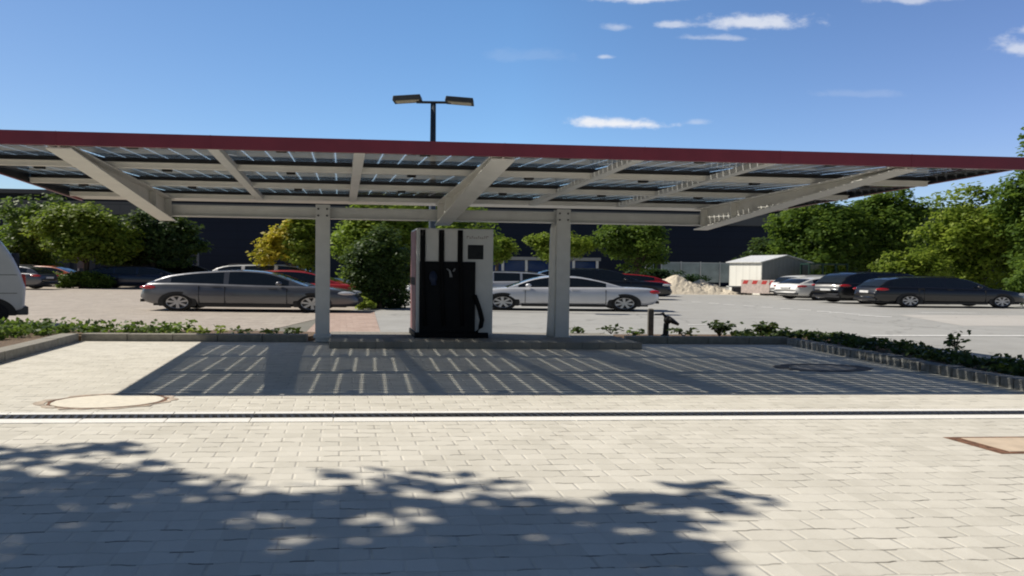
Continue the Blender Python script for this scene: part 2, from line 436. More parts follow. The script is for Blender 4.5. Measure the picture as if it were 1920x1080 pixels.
# ------------------------------------------------------------------ covers in the paving
M_CREAM = mat('cover_concrete', (0.80, 0.74, 0.61), 0.9, var=0.08, scale=12, bump=0.3, bscale=60)
M_RUST = mat('rusty_iron', (0.20, 0.10, 0.055), 0.8, 0.2, var=0.6, scale=18, bump=0.4)
def disc(b, c, rx, ry, z, n=40, jit=0.0, mi=0, thick=0.004):
    pts = []
    for i in range(n):
        t = 2 * math.pi * i / n; k = 1 + random.uniform(-jit, jit)
        pts.append((c[0] + rx * k * math.cos(t) + 0.0, c[1] + ry * k * math.sin(t) + 0.074 * rx * k * math.cos(t), z))
    b.prism(pts, (0, 0, thick), mi)
def ring_bits(b, c, r0, r1, ratio, n, z, keep, rr):
    """one ragged ring"""
    inn = []; out = []
    for i in range(n):
        t = 2 * math.pi * i / n; k = r1 if rr.random() < keep else r0 + (r1 - r0) * rr.uniform(.12, .5)
        k *= rr.uniform(.96, 1.03)
        for r_, l in ((r0, inn), (k, out)):
            l.append((c[0] + r_ * math.cos(t), c[1] + r_ * ratio * math.sin(t) + 0.074 * r_ * math.cos(t), z))
    vs = inn + out + [(p[0], p[1], p[2] + .004) for p in inn + out]
    fs = []
    for i in range(n):
        j = (i + 1) % n
        fs += [(2 * n + i, 3 * n + i, 3 * n + j, 2 * n + j), (n + i, n + j, 3 * n + j, 3 * n + i), (i, 2 * n + i, 2 * n + j, j)]
    b.add(vs, fs)
mh = thing('manhole_cover', (-4.72, 7.47, 0), 'sunlit cream concrete manhole cover with a broken rusty ring', 'manhole cover', 'round manhole covers')
b = MB(); disc(b, (-4.72, 7.47), 0.585, 0.385, 0.002, jit=0.01); b.build('lid', M_CREAM, mh)
b = MB(); rr = random.Random(3)
ring_bits(b, (-4.72, 7.47), 0.60, 0.64, 0.66, 46, 0.002, 0.85, rr)
b.build('frame', M_RUST, mh)
b = MB(); ring_bits(b, (-4.72, 7.47), 0.655, 0.76, 0.64, 40, 0.0015, 0.6, rr); b.build('paving_collar', mat('collar_stone', (0.46, 0.38, 0.30), 0.9, var=0.5, scale=7), mh)
mh = thing('manhole_cover', (5.3, 10.85, 0), 'shaded dark manhole cover under the canopy near the granite kerb', 'manhole cover', 'round manhole covers')
b = MB(); disc(b, (5.3, 10.85), 0.56, 0.30, 0.002); b.build('lid', mat('dull_lid', (0.30, 0.28, 0.25), 0.8, var=0.4, scale=9), mh)
b = MB(); ring_bits(b, (5.3, 10.85), 0.58, 0.86, 0.52, 44, 0.002, 0.95, rr); b.build('frame', mat('dark_ring', (0.05, 0.045, 0.042), 0.8, var=0.3), mh)
ac = thing('access_cover', (4.9, 6.0, 0), 'tan square access cover with rusty edges set in the sunlit pavers', 'access cover')
cu, cv = Vector((1, 0.074, 0)), Vector((0.268, -1, 0))
A0 = Vector((4.27, 6.27, 0.0015))
b = MB(); b.prism([A0, A0 + cu * 1.5, A0 + cu * 1.5 + cv * .56, A0 + cv * .56], (0, 0, 0.003)); b.build('frame', M_RUST, ac)
A1 = A0 + cu * 0.10 + cv * 0.045 + Vector((0, 0, 0.002))
b = MB(); b.prism([A1 + cu * .04, A1 + cu * 1.3, A1 + cu * 1.3 + cv * .46, A1 + cu * .04 + cv * .46], (0, 0, 0.004)); b.build('lid', mat('tan_lid', (0.62, 0.50, 0.37), 0.85, var=0.12, scale=5), ac)

# ------------------------------------------------------------------ solar canopy
M_STEEL = mat('painted_steel', (0.68, 0.68, 0.66), 0.5, 0.0, var=0.06, scale=4)
M_STEEL2 = mat('painted_steel_light', (0.74, 0.725, 0.68), 0.45, 0.0, var=0.06, scale=4)
M_REDF = mat('red_fascia', (0.20, 0.022, 0.036), 0.4, 0.0, var=0.10, scale=3, coat=0.2)
M_ALU = mat('aluminium', (0.62, 0.62, 0.62), 0.35, 0.8, var=0.05)
L_ = 5.2; UL, UR = -5.2, 10.33; BAY = (UR - UL) / 8
can = thing('solar_canopy', S(2.6, 0, 0.0), 'red edged carport canopy roofed with glass solar panels on two grey steel columns', 'solar carport')
def zp(v, z0=3.12, z1=3.27):
    return z0 + (z1 - z0) * v / L_
def slope_box(mb, u0, u1, v0, v1, off0, off1):
    mb.hexa([S(u0, v1, zp(v1) + off0), S(u1, v1, zp(v1) + off0), S(u1, v0, zp(v0) + off0), S(u0, v0, zp(v0) + off0),
             S(u0, v1, zp(v1) + off1), S(u1, v1, zp(v1) + off1), S(u1, v0, zp(v0) + off1), S(u0, v0, zp(v0) + off1)])
# columns
for uc, w in ((0.0, 0.30), (5.14, 0.30)):
    b = MB()
    for s in (-1, 1):
        sbox(b, uc - w / 2, uc + w / 2, 0.20 if s > 0 else 0.0, 0.23 if s > 0 else 0.03, 0.02, 2.93)
    sbox(b, uc - 0.02, uc + 0.02, 0.03, 0.20, 0.02, 2.93)
    sbox(b, uc - w * .62, uc + w * .62, -0.05, 0.28, 0.10, 0.155)
    b.build('column', M_STEEL, can, bevel=0.004)
    for su in (-1, 1):
        for zz in (2.70, 2.84):
            b = MB(); b.lathe([(0, .02), (.022, .02), (.022, 0)], 6, M=Matrix.Translation(S(uc + su * .09, .232, zz)) @ Matrix.Rotation(R(90), 4, 'X'))
            b.build('bolt', M_IRON, can)
# rainwater pipe beside the right column
b = MB(); u0 = 5.14 - 0.25
u0 += .035
pts = [S(u0 + .05, .16, 2.62), S(u0 + .02, .16, 2.5), S(u0 + .01, .16, 2.2), S(u0 + .005, .16, 1.0), S(u0 - .01, .16, .40), S(u0 - .015, .16, .14)]
b.tube(pts, [.05, .05, .05, .055, .06, .065], 10, sx=1.6); b.build('downpipe', M_STEEL2, can, smooth=True)
# transverse beam on the columns
b = MB()
sbox(b, -3.3, 8.6, -0.10, 0.10, 2.86, 2.885); sbox(b, -3.3, 8.6, -0.10, 0.10, 2.645, 2.67); sbox(b, -3.3, 8.6, -0.02, 0.02, 2.67, 2.86)
b.build('cross_beam', M_STEEL, can)
# stiffener plates at column heads
# cantilever beams: tapered I sections
UB = [UL + BAY * 1, UL + BAY * 4, UL + BAY * 7]
for ub in UB:
    b = MB(); fw = 0.165
    v0, v1 = -0.12, L_ - 0.05
    zt0, zt1 = zp(v0) - 0.095, zp(v1) - 0.095
    zb0, zb1 = 2.555, 3.11
    n = 6
    for i in range(n):
        va = v0 + (v1 - v0) * i / n; vb = v0 + (v1 - v0) * (i + 1) / n
        ta_, tb_ = i / n, (i + 1) / n
        za, zb_ = zb0 + (zb1 - zb0) * ta_, zb0 + (zb1 - zb0) * tb_
        ya, yb = zt0 + (zt1 - zt0) * ta_, zt0 + (zt1 - zt0) * tb_
        def hx(u0, u1, a0, a1, b0, b1):
            b.hexa([S(u0, vb, b0), S(u1, vb, b0), S(u1, va, a0), S(u0, va, a0), S(u0, vb, b1), S(u1, vb, b1), S(u1, va, a1), S(u0, va, a1)])
        hx(ub - fw, ub + fw, za, za + .022, zb_, zb_ + .022)
        if yb - zb_ > .05:
            hx(ub - .014, ub + .014, za + .022, ya - .02, zb_ + .022, yb - .02)
        hx(ub - fw, ub + fw, ya - .02, ya, yb - .02, yb)
    for vs in (0.12, 1.2):
        zz = zb0 + (zb1 - zb0) * (vs - v0) / (v1 - v0)
        sbox(b, ub - fw * .9, ub + fw * .9, vs, vs + .02, zz + .02, zp(vs) - .115)
    b.build('cantilever_beam', M_STEEL2, can, bevel=0.003)
    for k in range(8):
        vs = 0.25 + 0.16 * k
        zz = zb0 + (zb1 - zb0) * (vs - v0) / (v1 - v0)
        for s in (-1, 1):
            b = MB(); b.lathe([(0, .03), (.020, .03), (.020, 0)], 6, M=Matrix.Translation(S(ub + s * .09, vs, zz + .022)))
            b.build('bolt', M_ALU, can)
# rafters between the beams
for k in (2, 3, 5, 6):
    ub = UL + BAY * k; b = MB()
    slope_box(b, ub - .075, ub + .075, 0.0, L_ - .02, -0.10, -0.012)
    b.build('rafter', M_STEEL, can, bevel=0.004)
# purlins
for k in range(3):
    v = L_ * k / 3 + (0.03 if k == 0 else 0)
    b = MB(); slope_box(b, UL + .03, UR - .03, v - .04, v + .04, -0.088, -0.004)
    slope_box(b, UL + .03, UR - .03, v + .042, v + .075, -0.018, -0.004)
    b.build('purlin', M_STEEL2, can, bevel=0.003)
for k in range(3):
    v = L_ * k / 3
    b = MB(); slope_box(b, UL + .03, UR - .03, v - .012, v + .006, -0.004, 0.068); b.build('panel_rail', mat('rail_dark', (0.03, 0.032, 0.036), 0.5), can)
# fascia
b = MB(); slope_box(b, UL - .05, UR + .05, L_ - .0, L_ + .035, -0.125, 0.055)
for k in range(9):
    uu = UL + BAY * k
    slope_box(b, uu - .004, uu + .004, L_ + .036, L_ + .038, -0.125, 0.06)
b.build('front_fascia', M_REDF, can)
M_FRAME = mat('black_frame', (0.012, 0.013, 0.016), 0.5, spec=0.3)
for u0, u1, hb in ((UL - .055, UL - .012, .095), (UR + .012, UR + .055, .055)):
    b = MB(); slope_box(b, u0, u1, -0.75, L_ - .002, -hb, 0.10); b.build('side_fascia', M_REDF, can, bevel=0.004)
    ui = (u1 + .001, u1 + .03) if u0 < 0 else (u0 - .03, u0 - .001)
    b = MB(); slope_box(b, ui[0], ui[1], -0.04, L_ - .01, -hb + .012, 0.09); b.build('side_rail', M_FRAME, can)
# back eave, run deeper so its added shadow covers the kerb
b = MB(); slope_box(b, UL, UR, -0.75, -0.016, -0.05, -0.0); b.build('gutter_shade_slab', M_STEEL2, can)
# glass-glass solar panels
def panel_mat():
    m = bpy.data.materials.new('solar_glass'); m.use_nodes = True
    t = NT(m.node_tree); nodes = m.node_tree.nodes; nodes.remove(nodes['Principled BSDF']); out = nodes['Material Output']
    uv = t.n('ShaderNodeTexCoord').outputs['UV']
    s = t.n('ShaderNodeSeparateXYZ'); t.link(uv, s.inputs[0])
    a = t.m('FRACT', t.m('MULTIPLY', s.outputs[0], 6.0)); c = t.m('FRACT', t.m('MULTIPLY', s.outputs[1], 10.0))
    da = t.m('SUBTRACT', 0.5, t.m('ABSOLUTE', t.m('SUBTRACT', a, 0.5)))      # 0 at the joints
    dc = t.m('SUBTRACT', 0.5, t.m('ABSOLUTE', t.m('SUBTRACT', c, 0.5)))
    inner = t.m('LESS_THAN', t.m('ABSOLUTE', t.m('SUBTRACT', s.outputs[1], 0.5)), 0.462)
    gap = t.m('MAXIMUM', t.m('LESS_THAN', da, 0.017), t.m('LESS_THAN', dc, 0.038))
    gap = t.m('MAXIMUM', gap, t.m('LESS_THAN', t.m('ADD', da, dc), 0.15))    # clipped cell corners
    gap = t.m('MULTIPLY', gap, inner)
    bus = t.m('LESS_THAN', t.m('ABSOLUTE', t.m('SUBTRACT', t.m('FRACT', t.m('MULTIPLY', a, 3.0)), 0.5)), 0.035)
    pos = t.n('ShaderNodeNewGeometry').outputs['Position']
    cell = t.n('ShaderNodeBsdfPrincipled')
    cc = t.mix(bus, t.ramp(t.noise(pos, 3, 3), [(0.3, (0.007, 0.009, 0.016)), (0.7, (0.014, 0.018, 0.028))]), (0.06, 0.064, 0.07, 1))
    t.link(cc, cell.inputs['Base Color']); cell.inputs['Roughness'].default_value = 0.05; cell.inputs['IOR'].default_value = 1.45
    tr = t.n('ShaderNodeBsdfTransparent'); tr.inputs[0].default_value = (0.95, 0.98, 0.97, 1)
    ml = t.n('ShaderNodeBsdfTranslucent'); ml.inputs[0].default_value = (0.75, 0.75, 0.72, 1)
    mk_ = t.n('ShaderNodeMixShader'); mk_.inputs[0].default_value = 0.25
    t.link(tr.outputs[0], mk_.inputs[1]); t.link(ml.outputs[0], mk_.inputs[2])
    gl = t.n('ShaderNodeBsdfGlossy'); gl.inputs['Roughness'].default_value = 0.05
    fr = t.n('ShaderNodeFresnel'); fr.inputs[0].default_value = 1.45
    mg = t.n('ShaderNodeMixShader'); t.link(t.m('MULTIPLY', fr.outputs[0], 0.6), mg.inputs[0]); t.link(mk_.outputs[0], mg.inputs[1]); t.link(gl.outputs[0], mg.inputs[2])
    mx = t.n('ShaderNodeMixShader'); t.link(gap, mx.inputs[0]); t.link(cell.outputs[0], mx.inputs[1]); t.link(mg.outputs[0], mx.inputs[2])
    t.link(mx.outputs[0], out.inputs[0])
    return m
M_PV = panel_mat()
pm = bpy.data.meshes.new('solar_panel')
def dlt(u, v, h):   # each glass pane is pitched a little against the roof fall
    p = S(u, v, zp(v) + h) - S(0, 0, zp(0)); return tuple(p)
g = 0.012
pm.from_pydata([dlt(g, g, .062), dlt(BAY - g, g, .062), dlt(BAY - g, L_ / 3 - g, -.075), dlt(g, L_ / 3 - g, -.075)], [], [(0, 1, 2, 3)])
uvl = pm.uv_layers.new(name='UVMap')
for i, q in enumerate([(0, 0), (1, 0), (1, 1), (0, 1)]):
    uvl.data[i].uv = q
pm.materials.append(M_PV)
for i in range(8):
    for k in range(3):
        o = bpy.data.objects.new('solar_panel', pm); COL.objects.link(o); o.parent = can
        o.location = S(UL + BAY * i, L_ * k / 3, zp(L_ * k / 3) + 0.002) - can.location
# junction boxes under some panels
for i in range(8):
    for k in range(3):
        u0 = UL + BAY * (i + .46); v0 = L_ * k / 3 + L_ / 3 - .14
        b = MB(); slope_box(b, u0 - .07, u0 + .07, v0 - .05, v0 + .05, -0.105, -0.068); b.build('junction_box', M_DARK, can)

# ------------------------------------------------------------------ charging station
M_CAB = mat('cabinet_paint', (0.60, 0.615, 0.61), 0.5, var=0.05, scale=3)
M_BLK = mat('black_panel', (0.006, 0.007, 0.009), 0.6, var=0.2, spec=0.12)
M_RUB = mat('black_rubber', (0.007, 0.007, 0.008), 0.7, var=0.2, spec=0.1)
M_SCR = mat('screen_glass', (0.006, 0.007, 0.010), 0.3, var=0.1, spec=0.2)
cu0 = 1.945; cw_ = 1.62; cf = 0.44; cb = -0.55      # u of left side, width, front v, back v
chg = thing('charging_station', S(cu0 + cw_ / 2, 0, 0.14), 'tall grey white fast charger with black front panel and hanging cables under the canopy', 'charging station')
def cz(row):   # height of a photographed row on the front face
    return 1.6 + (503.8 - row) * 13.6 / 1200
def cuu(px):
    return cu0 + (px - 770) / 152 * cw_
b = MB(); sbox(b, cu0, cu0 + cw_, cb, cf, 0.20, cz(428)); b.build('cabinet', M_CAB, chg, bevel=0.02)
b = MB(); sbox(b, cu0 - .035, cu0 + cw_ - .1, cb - .03, cf + .06, 0.13, 0.255); b.build('base', M_BLK, chg, bevel=0.01)
b = MB(); sbox(b, cu0 - .012, cu0 - .001, cb + .02, cf - .03, 0.27, cz(432)); b.build('side_panel', mat('side_red', (0.24, 0.12, 0.12), 0.6, var=0.35, scale=2), chg)
b = MB(); sbox(b, cu0 - .018, cu0 - .013, cb + .10, cf - .10, cz(535), cz(520)); b.build('side_vent', M_BLK, chg)
b = MB(); sbox(b, cuu(776), cuu(886), cf + .001, cf + .05, 0.258, cz(490)); b.build('front_panel', M_BLK, chg, bevel=0.008)
for a0, a1 in ((777, 787), (814, 824), (851, 861)):
    b = MB(); sbox(b, cuu(a0), cuu(a1), cf + .001, cf + .022, cz(490.5), cz(431)); b.build('cable_slot', M_BLK, chg)
    b = MB(); um = cuu((a0 + a1) / 2)
    b.tube([S(um, cf + .03, cz(432)), S(um, cf + .055, cz(445)), S(um, cf + .06, cz(500)), S(um + .02, cf + .075, cz(560)), S(um + .05, cf + .075, cz(610))], .028, 8, sx=1.5)
    b.build('cable', M_RUB, chg, smooth=True)
for a0, a1 in ((788, 813), (825, 850)):
    b = MB(); sbox(b, cuu(a0), cuu(a1), cf + .001, cf + .012, cz(489.5), cz(431)); b.build('pilaster_panel', mat('pilaster', (0.66, 0.655, 0.64), 0.5, var=0.04), chg, bevel=0.004)
b = MB(); sbox(b, cuu(871), cuu(902), cf + .001, cf + .012, cz(485), cz(458)); b.build('display', M_SCR, chg, bevel=0.004)
b = MB(); sbox(b, cuu(874), cuu(899), cf + .0125, cf + .014, cz(482), cz(461)); b.build('display_glass', M_SCR, chg)
# the worn dark red lettering, too small to read in the photograph
b = MB(); rr = random.Random(5)
xs = 869.0
for wdt, hi in ((5.2, 1), (3.6, 0), (3.4, 1), (3.4, 0), (3.8, 0), (3.2, 1), (3.4, 0), (4.0, 0), (3.0, 1), (6.0, 1)):
    top = cz(441.6 if hi else 442.8); bot = cz(446.2)
    sbox(b, cuu(xs), cuu(xs + .9), cf + .0012, cf + .003, bot, top)
    sbox(b, cuu(xs + .9), cuu(xs + wdt - 1.2), cf + .0012, cf + .003, top - .012 if hi else bot, top if hi else bot + .012)
    xs += wdt + .6
b.build('lettering', mat('logo_ink', (0.13, 0.055, 0.055), 0.5), chg)
# plugs in their holsters
b = MB(); b.ell(S(cuu(802), cf + .085, cz(519)), (.085, .05, .13), 10); b.tube([S(cuu(802), cf + .11, cz(512)), S(cuu(803), cf + .12, cz(534))], .035, 8, sx=1.5)
b.build('connector', mat('blue_plug', (0.008, 0.020, 0.06), 0.6), chg, smooth=True)
b = MB()
b.tube([S(cuu(829), cf + .08, cz(503)), S(cuu(834), cf + .10, cz(507)), S(cuu(836), cf + .11, cz(514)), S(cuu(837), cf + .11, cz(519))], [.013, .014, .018, .022], 8, sx=1.5)
b.tube([S(cuu(845), cf + .08, cz(503)), S(cuu(841), cf + .10, cz(508))], [.013, .013], 8, sx=1.5)
b.build('connector', mat('grey_plug', (0.24, 0.25, 0.26), 0.5), chg, smooth=True)
b = MB()
b.tube([S(cuu(884), cf + .06, cz(552)), S(cuu(888), cf + .09, cz(563)), S(cuu(894), cf + .11, cz(580)), S(cuu(898.5), cf + .12, cz(598)), S(cuu(896), cf + .11, cz(611)), S(cuu(888), cf + .08, cz(622))], .032, 8, sx=1.6)
b.build('hanging_cable', M_RUB, chg, smooth=True)

# ------------------------------------------------------------------ street lamp behind the charger
M_LAMP = mat('lamp_paint', (0.055, 0.06, 0.065), 0.5, 0.2)
lp = thing('street_lamp', (-3.14, 25.0, 0), 'tall dark street lamp with two flat heads rising behind the canopy', 'street lamp')
b = MB(); b.tube([(-3.14, 25, -.05), (-3.14, 25, 3.0), (-3.14, 25, 8.0)], [.10, .085, .065], 12, sx=1.6); b.build('pole', mat('lamp_pole', (0.075, 0.095, 0.12), 0.5, 0.3), lp, smooth=True)
b = MB(); b.box((-3.12, 25, 8.05), (1.35, .12, .07)); b.build('arm', M_LAMP, lp)
for s, dz_ in ((-1, .09), (1, .04)):
    M = Matrix.Translation((-3.12 + s * 1.01, 24.95, 8.06 + dz_)) @ Matrix.Rotation(R(-4 if s < 0 else 4), 4, 'Y')
    b = MB(); b.hexa([(-.55, -.30, -.09), (.55, -.30, -.09), (.55, .30, -.09), (-.55, .30, -.09), (-.52, -.26, .10), (.52, -.26, .10), (.52, .26, .10), (-.52, .26, .10)], M=M)
    hd = b.build('lamp_head', M_LAMP, lp, bevel=0.02)
    b = MB(); b.box((0, 0, -.094), (.9, .42, .006), M=M); b.build('diffuser', mat('lamp_glass', (0.5, 0.46, 0.38), 0.3), hd)

# ------------------------------------------------------------------ cars
M_GLASS = mat('car_glass', (0.014, 0.018, 0.022), 0.05, var=0.1, coat=0.5)
M_TYRE = mat('tyre_rubber', (0.014, 0.014, 0.014), 0.85, var=0.2)
M_RIM = mat('alloy_rim', (0.52, 0.52, 0.53), 0.32, 0.75, var=0.1)
M_TAIL = mat('tail_lens', (0.42, 0.012, 0.018), 0.15, var=0.2, scale=20, coat=0.6)
M_HEAD = mat('head_lens', (0.62, 0.65, 0.68), 0.1, 0.3, coat=0.6)
M_TRIM = mat('black_trim', (0.016, 0.016, 0.017), 0.6, var=0.2)
M_PLATEW = mat('number_plate', (0.70, 0.70, 0.68), 0.5)

def interp(pts, x):
    xs = [p[0] for p in pts]; zs = [p[1] for p in pts]
    if x <= xs[0]: return zs[0]
    if x >= xs[-1]: return zs[-1]
    for i in range(len(xs) - 1):
        if xs[i] <= x <= xs[i + 1]:
            h = xs[i + 1] - xs[i]; t = (x - xs[i]) / h
            def sl(j):
                if j <= 0 or j >= len(xs) - 1: return (zs[i + 1] - zs[i]) / h
                a, c = (zs[j] - zs[j - 1]) / (xs[j] - xs[j - 1]), (zs[j + 1] - zs[j]) / (xs[j + 1] - xs[j])
                return 0 if a * c <= 0 else 2 * a * c / (a + c)
            m0, m1 = sl(i) * h, sl(i + 1) * h
            return (2 * t**3 - 3 * t**2 + 1) * zs[i] + (t**3 - 2 * t**2 + t) * m0 + (-2 * t**3 + 3 * t**2) * zs[i + 1] + (t**3 - t**2) * m1

SPEC = {
 'hatch': dict(L=4.32, Wd=1.78, ra=.78, fa=3.43, r=.315,
    belt=[(0, .60), (.06, .86), (.16, .98), (.7, 1.0), (2.6, .94), (3.2, .93), (3.85, .83), (4.18, .70), (4.32, .48)],
    roof=[(.14, .985), (.62, 1.27), (1.25, 1.40), (1.95, 1.46), (2.40, 1.42), (3.30, .935)], pil=[(.14, .62), (1.66, 1.76), (2.95, 3.25)], screen=(2.42, 3.2), back=(.16, .58)),
 'coupe': dict(L=4.49, Wd=1.76, ra=.82, fa=3.55, r=.315,
    belt=[(0, .62), (.05, .80), (.14, .90), (.9, .945), (2.9, .92), (3.35, .90), (4.05, .78), (4.36, .66), (4.49, .45)],
    roof=[(.80, .945), (1.45, 1.24), (1.95, 1.36), (2.4, 1.37), (2.75, 1.30), (3.45, .895)], pil=[(.8, 1.22), (2.05, 2.1), (3.2, 3.45)], screen=(2.72, 3.4), back=(.88, 1.5)),
 'estate': dict(L=4.62, Wd=1.80, ra=.92, fa=3.68, r=.325,
    belt=[(0, .62), (.05, .88), (.15, 1.0), (.7, 1.02), (2.8, .96), (3.4, .95), (4.1, .84), (4.48, .70), (4.62, .48)],
    roof=[(.12, 1.0), (.42, 1.34), (.9, 1.46), (1.9, 1.50), (2.55, 1.45), (3.48, .955)], pil=[(.12, .5), (1.15, 1.22), (2.0, 2.08), (3.2, 3.48)], screen=(2.62, 3.4), back=(.14, .42)),
 'suv': dict(L=4.60, Wd=1.88, ra=.90, fa=3.68, r=.37,
    belt=[(0, .66), (.05, .96), (.14, 1.10), (.7, 1.12), (2.8, 1.07), (3.45, 1.06), (4.15, .98), (4.48, .82), (4.60, .55)],
    roof=[(.10, 1.1), (.34, 1.48), (.8, 1.66), (1.9, 1.71), (2.55, 1.66), (3.5, 1.065)], pil=[(.10, .42), (1.1, 1.2), (2.05, 2.15), (3.25, 3.5)], screen=(2.62, 3.42), back=(.12, .36)),
}
def make_car(kind, pos, yaw, pm_, label, seats='parked cars', name='parked_car', small=False, rimmat=None, mouldings=True):
    s = SPEC[kind]; L = s['L']; hw0 = s['Wd'] / 2
    root = thing(name, (pos[0], pos[1], 0), label, 'car', seats)
    M = Matrix.Translation((pos[0], pos[1], 0)) @ Matrix.Diagonal((W, 1, 1, 1)) @ Matrix.Rotation(R(yaw), 4, 'Z') @ Matrix.Translation((-L / 2, 0, 0))
    HWP = [(0, .70), (.12, .84), (.5, .96), (1.2, 1.0), (L - 1.3, 1.0), (L - .55, .95), (L - .14, .80), (L, .60)]
    hw = lambda x: hw0 * interp(HWP, x)
    ZB = [(0, .42), (.08, .30), (.35, .22), (L - .4, .20), (L - .06, .25), (L, .34)]
    xs = [0, .02, .05, .1, .16, .25, .38, .55, .75] + [.75 + (L - 1.5) * i / 14 for i in range(1, 14)] + [L - .75, L - .55, L - .38, L - .25, L - .14, L - .06, L - .02, L]
    b = MB(); ring = []
    for x in xs:
        zb, zs, h = interp(ZB, x), interp(s['belt'], x), hw(x)
        dz = zs - zb
        half = [(h * .78, zb), (h * .94, zb + .05), (h * .985, zb + .22 * dz), (h * 1.0, zb + .45 * dz), (h * .995, zb + .66 * dz), (h * .955, zb + .9 * dz), (h * .90, zs - .012), (h * .84, zs)]
        ring.append([(x, 0, zb)] + [(x, y, z) for y, z in half] + [(x, 0, zs + .018)] + [(x, -y, z) for y, z in half[::-1]])
    k = len(ring[0])
    vs = [p for r_ in ring for p in r_]
    fs = [(i * k + j, i * k + (j + 1) % k, (i + 1) * k + (j + 1) % k, (i + 1) * k + j) for i in range(len(ring) - 1) for j in range(k)]
    fs += [tuple(range(k)), tuple(range((len(ring) - 1) * k, len(ring) * k))[::-1]]
    b.add(vs, fs, 0, M)
    # cabin: roof and pillars go to the body, the rest is glass
    x0, x1 = s['roof'][0][0], s['roof'][-1][0]
    cx = sorted(set([x0 + (x1 - x0) * i / 22 for i in range(23)] + [q for p in s['pil'] for q in p if x0 < q < x1] + [s['screen'][0], s['back'][1]]))
    G = {'windscreen': MB(), 'rear_window': MB(), 'side_window': {}}
    rows = []
    for x in cx:
        zs = interp(s['belt'], x) - .006; zt = max(interp(s['roof'], x), zs + .004); h = hw(x) * .86
        lean = .30
        yt = h - (zt - zs) * lean
        rnd = min(.05, (zt - zs) * .4)
        rows.append([(x, h, zs), (x, h - (zt - zs) * .12 * lean, zs + (zt - zs) * .12), (x, h - (zt - zs - rnd) * lean, zt - rnd), (x, yt - .035, zt - .006), (x, yt * .5, zt + .014), (x, 0, zt + .02)])
    seg_ = 0; was = True
    for i in range(len(cx) - 1):
        xm = (cx[i] + cx[i + 1]) / 2
        ispil = any(p[0] <= xm <= p[1] for p in s['pil'])
        if ispil and not was: seg_ += 1
        was = ispil
        for j in range(5):
            for sd in (1, -1):
                q = [rows[i][j], rows[i + 1][j], rows[i + 1][j + 1], rows[i][j + 1]]
                q = [(a, c * sd, d) for a, c, d in q]
                if sd < 0: q = q[::-1]
                q = q[::-1]
                if j <= 1:
                    tgt = b if ispil else G['side_window'].setdefault((sd, seg_), MB())
                elif j == 2:
                    tgt = b
                else:
                    tgt = G['windscreen'] if s['screen'][0] < xm < s['screen'][1] else (G['rear_window'] if s['back'][0] < xm < s['back'][1] else b)
                tgt.poly(q, 0, M)
    body = b.build('body', pm_, root, smooth=True)
    for key in ('windscreen', 'rear_window'):
        if G[key].f: G[key].build(key, M_GLASS, root, smooth=True)
    for g_ in G['side_window'].values():
        g_.build('side_window', M_GLASS, root, smooth=True)
    # lower black sill, bumper strip
    b = MB()
    for sd in (1, -1):
        b.hexa([(s['ra'] + .42, sd * hw0 * .90, .16), (s['fa'] - .42, sd * hw0 * .90, .16), (s['fa'] - .42, sd * hw0 * .97, .16), (s['ra'] + .42, sd * hw0 * .97, .16),
                (s['ra'] + .42, sd * hw0 * .90, .27), (s['fa'] - .42, sd * hw0 * .90, .27), (s['fa'] - .42, sd * hw0 * .975, .27), (s['ra'] + .42, sd * hw0 * .975, .27)], M=M)
    b.box((L / 2, 0, .23), (L - .5, s['Wd'] * .72, .10), M=M)
    b.build('underbody', M_TRIM, root)
    # arches + wheels
    for xa in (s['ra'], s['fa']):
        for sd in (1, -1):
            b = MB(); yy_ = sd * (hw(xa) + .004); ra_ = s['r'] * 1.20
            pts = []
            for i in range(25):
                t = math.pi * (-.12 + 1.24 * i / 24)
                pts.append((xa + ra_ * math.cos(t), yy_, max(.17, s['r'] + ra_ * math.sin(t))))
            b.prism(pts, (0, -sd * .06, 0), 0, M)
            b.build('wheel_arch', M_TRIM, root)
    for xa in (s['ra'], s['fa']):
        for sd in (1, -1):
            r_ = s['r']; yo = sd * (hw(xa) - .085)
            MW = M @ Matrix.Translation((xa, yo, r_)) @ Matrix.Rotation(R(-90 * sd), 4, 'X')
            b = MB(); b.lathe([(r_ * .62, -.10), (r_ * .9, -.10), (r_ * .985, -.07), (r_, -.03), (r_, .03), (r_ * .985, .075), (r_ * .9, .10), (r_ * .68, .10), (r_ * .64, .085)], 28, M=MW)
            ty = b.build('wheel', M_TYRE, root, smooth=True)
            b = MB(); b.lathe([(0, .04), (r_ * .60, .04)], 24, 1, MW)
            b.lathe([(r_ * .60, .04), (r_ * .645, .095), (r_ * .69, .101), (r_ * .70, .09)], 24, 0, MW)
            b.lathe([(0, .10), (r_ * .13, .10), (r_ * .16, .05)], 10, 0, MW)
            for q in range(5 if not mouldings else 7):
                a = 2 * math.pi * q / (5 if not mouldings else 7) + .3
                b.hexa([(.02, -.030, .055), (r_ * .64, -.042, .07), (r_ * .64, .042, .07), (.02, .030, .055), (.02, -.024, .092), (r_ * .64, -.034, .097), (r_ * .64, .034, .097), (.02, .024, .092)], 0, MW @ Matrix.Rotation(a, 4, 'Z'))
            b.build('rim', [rimmat or M_RIM, M_TRIM], ty)
    # lights, plates, mirrors, handles
    zt = interp(s['belt'], .1) - .10
